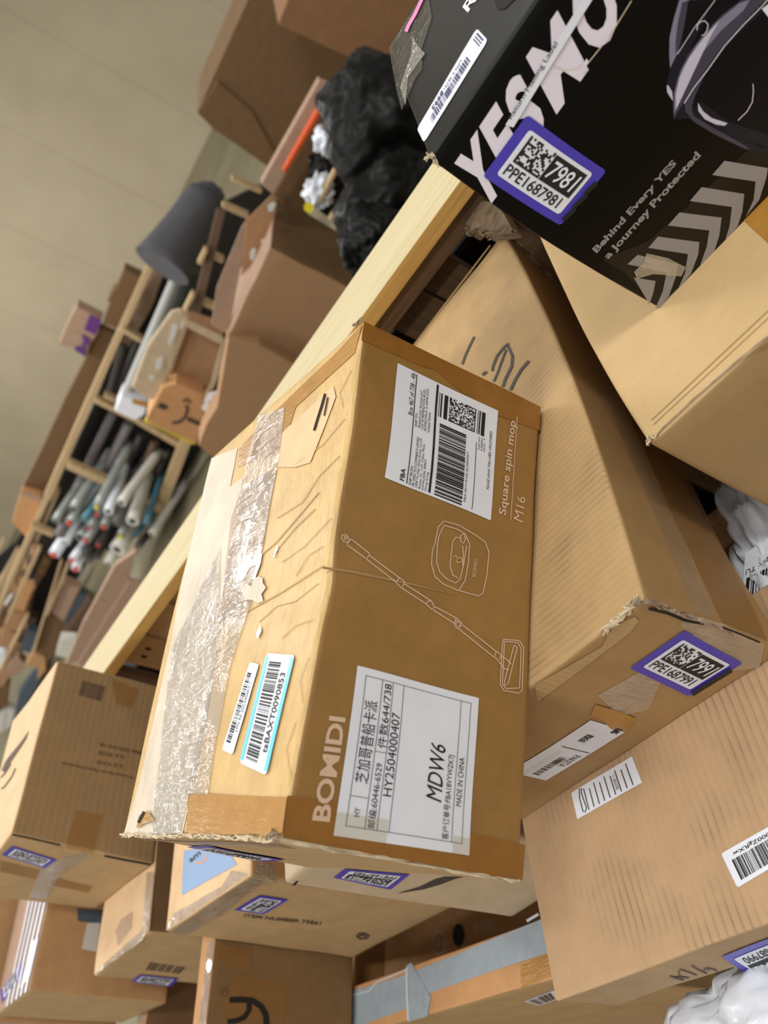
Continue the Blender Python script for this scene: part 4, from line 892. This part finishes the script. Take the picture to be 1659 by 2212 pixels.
def thing(name, px0, D, label, cat, group=None): return empty(name, on(px0[0], px0[1], D), label, cat, group)
def floorD(u, v): return onz(u, v, .02).dot(BN)
def pcarton(px, D, depth, mat, label, group=None, name='cardboard_box'):
    D = min([D]+[floorD(u, v)-.02 for u, v in px if v > 1000])
    t = thing(name, px[0], D, label, 'box', group); prism('box_body', px, D, depth, mat, t); return t
def flat(name, px, D, mat, parent): return prism(name, px, D, .003, mat, parent, 0)

# big dark cartons, upper middle
t = pcarton([(552, -40), (425, 243), (462, 278), (512, 312), (580, 360), (660, 300), (790, 200), (830, -40)], 3.6, .5, 'kraft_dark', 'large dark brown cardboard carton in front of the wall at the top')
prism('box_flap', [(425, 243), (470, 175), (545, 240), (600, 340), (580, 362), (512, 314), (462, 280)], 3.59, .01, 'kraft_dark', t)
pcarton([(636, -40), (600, 52), (720, 108), (850, 166), (900, 160), (960, -40)], 3.0, .4, 'kraft_h4', 'mid brown cardboard carton at the top edge, left of the black box')
t = thing('open_carton', (640, 300), 2.9, 'open carton with a thick cream rim holding an orange conduit', 'box')
prism('rim', [(563, 398), (590, 420), (718, 200), (690, 172)], 2.86, .05, 'kraft_pink', t)
prism('inner_panel', [(590, 420), (718, 200), (775, 235), (770, 300), (660, 470)], 3.05, .02, 'kraft_dark', t)
prism('side_flap', [(692, 172), (712, 178), (762, 208), (758, 235), (715, 205)], 2.84, .02, 'kraft_pink', t)
t = thing('conduit', (660, 290), 2.8, 'orange plastic conduit lying in the cream-rimmed carton', 'pipe')
tube('pipe', on(614, 368, 2.84), on(700, 218, 2.84), .010, .013, 'orangepipe', t); tube('pipe_mouth', on(698, 222, 2.83), on(705, 206, 2.83), .012, .012, 'rollbrown', t)
for i, (u, v, r, lb) in enumerate([(706, 302, .034, 'crumpled clear-white plastic bag above the yellow dot'), (690, 412, .042, 'white plastic bag marked with a yellow round dot')]):
    t = thing('plastic_bag', (u, v), 2.75, lb, 'bag'); crumple('bag_body', 'bag_white', on(u, v, 2.75), (r*1.3, r, r*1.1), t, 20+i, .5, 4)
    if i: tube('dot_sticker', on(667, 448, 2.66), on(667, 448, 2.665), .016, .016, 'yellow', t)
t = thing('wood_strip', (715, 370), 2.72, 'pale wooden strip beside the white plastic bags', 'board'); bar('strip', (752, 318), (690, 440), 9, 2.7, .03, 'lumber', t)
t = thing('wood_strip', (745, 430), 2.72, 'thin tan strip right of the black slab', 'board'); bar('strip', (772, 388), (712, 478), 6, 2.7, .03, 'lumber', t)
t = thing('black_slab', (725, 420), 2.72, 'flat black slab between two thin wooden strips', 'slab'); bar('slab', (757, 378), (698, 462), 24, 2.74, .02, 'bag_black', t)
t = thing('tag', (765, 262), 2.6, 'small pale blue tag on the black plastic', 'tag'); prism('tag_card', [(764, 250), (776, 263), (768, 275), (754, 262)], 2.35, .004, 'label_cyan', t)
for i, (u, v, rr, D, lb) in enumerate([(845, 270, (.20, .14, .20), 2.45, 'big black plastic bag beside the helmet box'), (850, 430, (.17, .12, .15), 2.3, 'black plastic bag close behind the wooden rail'), (760, 250, (.05, .05, .06), 2.7, 'small black plastic bundle by the blue tag'), (745, 400, (.09, .06, .14), 2.85, 'dark film-wrapped bundle left of the black bags'), (810, 520, (.10, .08, .10), 2.15, 'black plastic bag bulging over the wooden rail')]):
    t = thing('refuse_bag', (u, v), D, lb, 'bag'); crumple('bag_body', 'bag_black', on(u, v, D), rr, t, 40+i, .2, 5, fr=1.6)

# open taped box with flaps
H = Carton('H', (.4001, 3.1234, .90, .3961, .3912, .90, -.668), 'big taped cardboard box with half-open flaps just beyond the rail', {'FTL': (492, 722), 'FTR': (583, 532), 'BTR': (597, 422), 'BTL': (505, 610), 'FDL': (785, 870)}, [], .004)
H.body({'*': 'kraft_bg', 'T': 'kraft_pink', 'R': 'kraft_dark'}, 14, .008)
Hd = 2.93
prism('flap', [(494, 724), (456, 702), (468, 620), (522, 490), (530, 478), (528, 540), (508, 640)], 2.86, .006, 'kraft_pink', H.root, .002)
prism('flap', [(530, 478), (590, 418), (600, 428), (583, 520), (552, 560), (520, 600), (528, 540)], 2.98, .006, 'kraft_bg', H.root, .002)
for q in ([(578, 445), (590, 436), (596, 440), (590, 455), (580, 458)], [(540, 545), (548, 535), (553, 540), (548, 560), (540, 562)], [(563, 522), (570, 515), (568, 528)]): flat('shiny_tape', q, 2.84, 'shiny', H.root)  # pale flat patches painting the glints on the taped flaps
bar('gap_line', (510, 690), (552, 590), 2.2, 2.83, .002, 'gap', H.root)
t = pcarton([(428, 962), (446, 915), (468, 880), (482, 800), (492, 735), (560, 745), (650, 795), (700, 860), (600, 960), (500, 1010), (462, 990)], 2.75, .12, 'kraft_bg', 'brown cardboard box with two small pale labels, behind the rail')
prism('box_top', [(482, 740), (560, 748), (640, 800), (575, 870), (560, 830), (500, 800), (478, 800)], 2.89, .01, 'kraft_dark', t)
for q in ([(436, 880), (446, 868), (458, 876), (452, 890), (440, 888)], [(436, 940), (444, 930), (456, 938), (450, 952)], [(440, 868), (450, 850), (478, 842), (470, 862), (455, 868)], [(448, 922), (458, 918), (462, 926), (454, 932)]): flat('pale_label', q, 2.87, 'label', t)
t = thing('wrapped_box', (380, 800), 3.1, 'film-wrapped cardboard box with bright glints, next to the smile-arrow box', 'box')
prism('box_side', [(400, 700), (482, 725), (478, 790), (440, 850), (345, 866), (378, 780)], 3.08, .12, 'kraft_bg', t)
prism('film_top', [(282, 838), (318, 745), (370, 672), (392, 668), (412, 690), (404, 715), (380, 780), (340, 866), (318, 862)], 3.04, .02, 'kraft_white', t, .01)
for q in ([(372, 700), (385, 702), (378, 725), (366, 748), (362, 740)], [(345, 770), (352, 772), (348, 795), (336, 800), (335, 785)], [(322, 812), (332, 812), (330, 822), (322, 822)], [(393, 690), (398, 698), (392, 712), (388, 706)]): flat('film_glint', q, 3.0, 'shiny', t)
prism('film_edge', [(400, 690), (482, 728), (490, 745), (470, 742), (404, 708)], 3.03, .01, 'kraft_white', t)
prism('film_edge', [(478, 742), (490, 745), (482, 790), (462, 840), (450, 850), (462, 800)], 3.03, .01, 'kraft_white', t)
t = thing('cardboard_box', (370, 900), 3.0, 'pinkish-brown cardboard box with a dark smile arrow, on the rack', 'box')
prism('box_body', [(315, 906), (350, 838), (380, 828), (440, 852), (440, 900), (424, 962), (404, 950), (330, 918)], 3.0, .3, 'kraft_warm', t)
def pstroke(name, pts, w, D, mat, parent):
    bm = bmesh.new(); pts = dens(pts, 5); prev = None
    for i, (u, v) in enumerate(pts):
        a = pts[max(0, i-1)]; b = pts[min(len(pts)-1, i+1)]; l = math.hypot(b[0]-a[0], b[1]-a[1]) or 1; nx, ny = -(b[1]-a[1])/l*w, (b[0]-a[0])/l*w
        p = (bm.verts.new(on(u+nx, v+ny, D)), bm.verts.new(on(u-nx, v-ny, D)))
        if prev: bm.faces.new((prev[0], prev[1], p[1], p[0]))
        prev = p
    fixn(bm); return obj(name, bm, M[mat], parent)
pstroke('smile_arrow', [(372, 914), (388, 912), (400, 900), (405, 885), (402, 875)], 2.6, 2.995, 'marker', t); pstroke('smile_arrow', [(395, 868), (402, 862), (412, 870)], 2.2, 2.995, 'marker', t)
flat('printed_patch', [(345, 870), (362, 878), (358, 886), (340, 880)], 2.994, 'marker', t); bar('dark_strip', (404, 905), (448, 925), 7, 2.99, .004, 'marker', t)
t = thing('yellow_strap', (340, 925), 3.1, 'yellow plastic strap under the smile-arrow box', 'strap'); bar('strap', (314, 908), (420, 958), 8, 3.02, .02, 'yellow', t)

# lumber rack
rack = thing('storage_rack', (250, 900), 4.9, 'long lumber rack holding rolls, along the far aisle', 'rack')
for p, q, w, d in [((345, 530), (196, 862), 15, 4.90), ((196, 862), (100, 1080), 16, 4.90), ((100, 1080), (-10, 1330), 12, 4.90), ((455, 820), (405, 945), 22, 4.86), ((405, 945), (342, 1110), 24, 4.86), ((262, 712), (306, 738), 10, 4.88), ((206, 866), (300, 912), 10, 4.87),
                   ((296, 910), (390, 965), 12, 4.87), ((146, 1006), (350, 1098), 15, 4.84), ((66, 1138), (114, 1158), 7, 4.84), ((125, 1062), (78, 1170), 8, 4.95), ((225, 856), (250, 868), 6, 4.85), ((480, 445), (536, 470), 9, 4.2), ((455, 552), (482, 566), 9, 4.2), ((430, 652), (466, 668), 10, 4.2), ((500, 388), (565, 416), 8, 4.3), ((345, 1098), (290, 1200), 14, 4.9)]:
    bar('lumber_member', p, q, w, d, .06, 'lumber', rack)
prism('back_panel', [(330, 560), (420, 470), (560, 400), (620, 420), (520, 760), (440, 960), (350, 1105), (250, 1190), (90, 1180), (118, 1060), (200, 880)], 5.25, .03, 'dark_gap', rack)  # added dark sheet standing for the shade behind the rolls
prism('deck', [(345, 545), (365, 560), (330, 660), (255, 790), (236, 780)], 5.2, .03, 'kraft_pink', rack)
t = thing('wood_board', (440, 590), 4.2, 'orange-brown board running behind the open-flap box', 'board'); bar('board_body', (478, 455), (420, 690), 20, 4.15, .03, 'rollbrown', t)
for i, (p, q, lb) in enumerate([((446, 540), (430, 572), 'short pale timber block above another, by the brown board'), ((418, 636), (398, 676), 'short pale timber block nearer the wrapped box')]):
    t = thing('timber_block', p, 4.1, lb, 'board'); bar('block', p, q, 9, 4.1, .05, 'lumber', t)
t = thing('carpet_roll', (410, 480), 4.6, 'thick grey felt roll leaning on the rack', 'roll')
tube('roll_body', on(447, 425, 4.7), on(350, 575, 4.4), .105, .155, 'greycloth', t, 32, True, 10, .12); crumple('felt_end', 'greycloth', on(447, 432, 4.7), (.10, .10, .10), t, 50, .1, 4)
prism('felt_sheet', [(325, 562), (400, 480), (440, 530), (405, 572), (395, 565), (358, 578)], 4.45, .05, 'greycloth', t, .02)
t = thing('foam_tube', (330, 720), 4.5, 'long pale grey foam tube lying along the rack', 'tube')
tube('tube_body', on(398, 555, 4.6), on(258, 885, 4.6), .026, .034, 'foam', t)
t = thing('carpet_roll', (380, 680), 4.6, 'dark green-grey roll beside the pale foam tube', 'roll')
tube('roll_body', on(412, 580, 4.75), on(325, 800, 4.75), .062, .07, 'darkfoam', t)
rolls = [((268, 745), (238, 850), .026, 'rolldark', 'dark roll in the upper bay beside the pale tube'), ((300, 735), (250, 862), .026, 'rolldark', 'second dark roll in the upper bay'), ((246, 890), (165, 1055), .030, 'rollgrey', 'grey roll nearest the rack top beam'),
         ((278, 915), (190, 1095), .036, 'rollgrey', 'thick grey roll in the open rack bay'), ((305, 940), (245, 1065), .024, 'rolldark', 'dark roll in the middle of the rack bay'), ((335, 955), (275, 1085), .030, 'rollbrown', 'brown roll in the rack bay'), ((362, 975), (310, 1090), .026, 'rolldark', 'dark roll low in the rack bay')]
for p, q, r, mk, lb in rolls:
    t = thing('floor_roll', p, 5.0, lb, 'roll'); tube('roll_body', on(*p, 5.05), on(*q, 5.05), r, r, mk, t)
t = thing('small_carton', (285, 880), 4.7, 'white small carton with yellow tape at the end of the pale tube', 'box'); prism('carton_body', [(262, 856), (318, 872), (312, 896), (292, 908), (248, 888)], 4.5, .15, 'label', t); prism('yellow_tape', [(285, 862), (318, 868), (316, 880), (286, 872)], 4.49, .005, 'amber_tape', t)
# roll ends
ends = [(286, 1126, 19, 'label_grey', None), (253, 1187, 25, 'label_grey', None), (247, 1131, 16, 'rollgrey', None), (172, 1161, 17, 'steel', None), (117, 1197, 18, 'bag_white', 'red'), (164, 1228, 15, 'bag_white', 'red'), (157, 1208, 13, 'bag_white', 'red'),
        (210, 1094, 14, 'steel', 'yellow'), (151, 1128, 14, 'steel', 'red'), (194, 1141, 15, 'steel', 'red'), (225, 1137, 12, 'steel', 'red'), (187, 1166, 13, 'steel', 'red'), (213, 1176, 13, 'rolldark', 'red'), (210, 1110, 11, 'rollgrey', 'red'),
        (159, 1100, 16, 'steel', None), (234, 1105, 14, 'bag_white', None), (262, 1086, 15, 'label_grey', None), (140, 1172, 15, 'bag_white', None), (182, 1192, 15, 'rolldark', None), (207, 1204, 14, 'rolldark', None), (316, 1131, 10, 'cyanplug', None),
        (328, 1152, 12, 'label_grey', None), (234, 1218, 16, 'label_grey', None), (292, 1158, 9, 'cyanplug', None), (119, 1126, 13, 'steel', None), (262, 1158, 13, 'steel', 'yellow'), (182, 1122, 12, 'cyanplug', None), (125, 1158, 14, 'rollgrey', None), (298, 1180, 12, 'rolldark', None), (190, 1214, 13, 'rollgrey', None)]
nm = {'label_grey': 'white', 'rollgrey': 'grey', 'steel': 'silvery', 'bag_white': 'film-wrapped', 'rolldark': 'dark', 'cyanplug': 'teal'}
for i, (u, v, w, mk, plug) in enumerate(ends):
    Dp = 4.55+.03*(i % 5); r = w*5.0/FPX*.86; c = on(u, v, Dp)
    ax = (BL_*(.1+.12*((i*7) % 5))-BN*1.0+Vector((0, 0, .12+.08*((i*3) % 5)))).normalized()
    same = sum(1 for e in ends if e[3] == mk and e[4] == plug) > 1
    t = empty('floor_roll', c, nm[mk]+' roll end '+('with a %s plug ' % plug if plug else '')+'in the bundle at the rack end', 'roll', 'roll ends bundled at the rack end')
    tube('roll_body', c, c-ax*.55, r, r, mk, t, 20); tube('bore' if not plug else 'end_plug', c+ax*(.002 if not plug else .02), c-ax*.03, r*.45, r*.45, 'hole' if not plug else plug, t, 16); tube('core_ring', c+ax*.0015, c-ax*.02, r*.62, r*.62, 'steel' if mk != 'steel' else 'rolldark', t, 18)
# long flat cartons right beyond the rail
t = pcarton([(292, 1192), (278, 1257), (170, 1428), (140, 1440), (180, 1345), (248, 1222)], 3.3, .03, 'kraft_pink', 'long flat pinkish carton lying along the rail, upper pale face')
prism('shaded_side', [(279, 1256), (318, 1262), (250, 1370), (195, 1450), (165, 1436)], 3.29, .03, 'kraft_pink', t)
# left clutter
shelf = thing('storage_shelf', (80, 1300), 6.2, 'far shelving crowded with small cartons, left side', 'shelf')
prism('back_panel', [(35, 1170), (120, 1040), (280, 1090), (230, 1150), (150, 1280), (60, 1400), (-60, 1480), (-60, 1250)], 6.4, .03, 'dark_gap', shelf)  # added dark sheet standing for the shaded floor beyond the shelf
for p, q, w in [((132, 1215), (72, 1410), 5), ((148, 1218), (100, 1330), 7), ((85, 1185), (20, 1330), 8), ((42, 1190), (-20, 1300), 14), ((60, 1330), (0, 1450), 6), ((8, 1165), (-20, 1230), 4)]: bar('shelf_beam', p, q, w, 5.55, .05, 'lumber', shelf)
misc = [([(104, 1318), (137, 1258), (173, 1273), (138, 1344)], 'kraft_pink', 'pale pinkish box behind the long shelf beam'), ([(102, 1322), (140, 1346), (118, 1420), (74, 1408)], 'kraft_dark', 'dark brown box above the sauce dispenser box'),
        ([(174, 1282), (192, 1290), (162, 1352), (138, 1346)], 'tealbin', 'blue-grey box beside the pale pinkish box'), ([(192, 1292), (202, 1296), (172, 1362), (142, 1384), (136, 1376)], 'rollbrown', 'ochre box beside the long flat carton'),
        ([(130, 1382), (163, 1384), (152, 1424), (120, 1416)], 'label_grey', 'pale grey box with a pinkish patch'), ([(72, 1412), (97, 1418), (86, 1445), (54, 1438)], 'kraft_mid', 'tan box beside the sauce dispenser box corner'),
        ([(40, 1262), (72, 1270), (52, 1322), (30, 1312)], 'kraft_warm', 'tan carton below the white light streak'), ([(10, 1352), (34, 1370), (24, 1400), (-6, 1398)], 'kraft_bg', 'carton with a dark spot at the left frame edge'), ([(24, 1322), (54, 1330), (38, 1366), (8, 1354)], 'kraft_bg', 'brown carton second from the left frame edge'),
        ([(-5, 1405), (14, 1404), (4, 1438), (-10, 1450)], 'bag_white', 'white wrapped parcel at the left frame edge'), ([(0, 1530), (12, 1528), (8, 1580), (-8, 1585)], 'label_grey', 'pale grey box behind the sauce dispenser box'), ([(14, 1532), (32, 1536), (24, 1570), (10, 1578)], 'label_grey', 'second pale grey box behind the sauce dispenser box'),
        ([(-8, 1490), (20, 1478), (14, 1530), (-10, 1545)], 'kraft_dark', 'brown box behind the pale grey boxes'), ([(40, 1500), (85, 1440), (100, 1440), (60, 1520), (30, 1548)], 'tealbin', 'slate grey panel behind the sauce dispenser box'), ([(84, 1440), (98, 1420), (98, 1450), (80, 1470)], 'kraft_warm', 'small tan flap with a bright glint'),
        ([(12, 1440), (40, 1420), (60, 1440), (30, 1462), (14, 1452)], 'kraft_pink', 'jumbled pale packet on the left shelf'), ([(-8, 1455), (28, 1452), (10, 1480), (-10, 1490)], 'kraft_bg', 'tan packet with a red spot'), ([(58, 1362), (82, 1368), (66, 1412), (44, 1404)], 'tealbin', 'blue-grey packets left of the dark brown box')]
for px, mk, lb in misc: pcarton(px, 5.6 if px[0][0] > 60 else 5.9, .10, mk, lb, name='carton')
t = thing('glint_tube', (18, 1295), 6.2, 'bright white reflective tube on the far left shelf', 'tube'); tube('tube_body', on(26, 1284, 6.0), on(12, 1306, 6.0), .014, .014, 'shiny', t)  # made-up tube that draws a streak of lamp light
rn = random.Random(11)
ev = Vector((-.44, .9)); vv = Vector((.92, .39)); k = 0
for row, (sx, sy, n) in enumerate([(70, 1185, 12), (95, 1205, 12), (30, 1320, 9), (60, 1330, 8), (100, 1400, 5)]):
    x, y = sx, sy
    for i in range(n):
        w = rn.uniform(12, 26); h = rn.uniform(12, 22)
        p = Vector((x, y)); q = [p, p+ev*w*.9, p+ev*w*.9+vv*h, p+vv*h]
        if p.x > -20 and p.y < 1570:
            pcarton([tuple(a) for a in q], 6.15+.02*row, .1, rn.choice(['kraft_dark', 'rollbrown', 'kraft_dark', 'kraft_bg', 'kraft_mid']), 'small brown carton among the blurred stacks on the far left shelves', 'small cartons on the far left shelves', 'carton')
        x += ev.x*w; y += ev.y*w
# goods on top of the rack
pcarton([(268, 582), (306, 600), (302, 622), (262, 712), (222, 700), (238, 655), (232, 650), (244, 628), (250, 626)], 5.0, .10, 'kraft_dark', 'brown upright carton on the rack top below the grey felt')
t = pcarton([(165, 662), (220, 690), (212, 720), (196, 742), (186, 772), (160, 752), (126, 746), (142, 708)], 5.0, .10, 'kraft_pink', 'brown box with violet letters on the rack top')
flat('violet_panel', [(194, 680), (220, 692), (205, 724), (182, 712)], 4.99, 'violet', t); flat('violet_letter', [(176, 722), (194, 732), (190, 748), (184, 742), (184, 760), (186, 772), (160, 756), (164, 748), (176, 750), (180, 736)], 4.985, 'violet', t)
pcarton([(214, 706), (250, 722), (240, 745), (205, 850), (150, 975), (118, 1082), (80, 1078), (44, 1062), (92, 965), (140, 862), (186, 772), (198, 735)], 5.05, .06, 'kraft_dark', 'long dark brown folded carton lying on the rack top')
t = pcarton([(44, 1068), (88, 1080), (72, 1148), (56, 1160), (26, 1128)], 4.95, .12, 'kraft_warm', 'light brown square box at the end of the rack top')
flat('tape_strip', [(46, 1062), (90, 1074), (88, 1084), (44, 1070)], 4.94, 'kraft_pink', t)
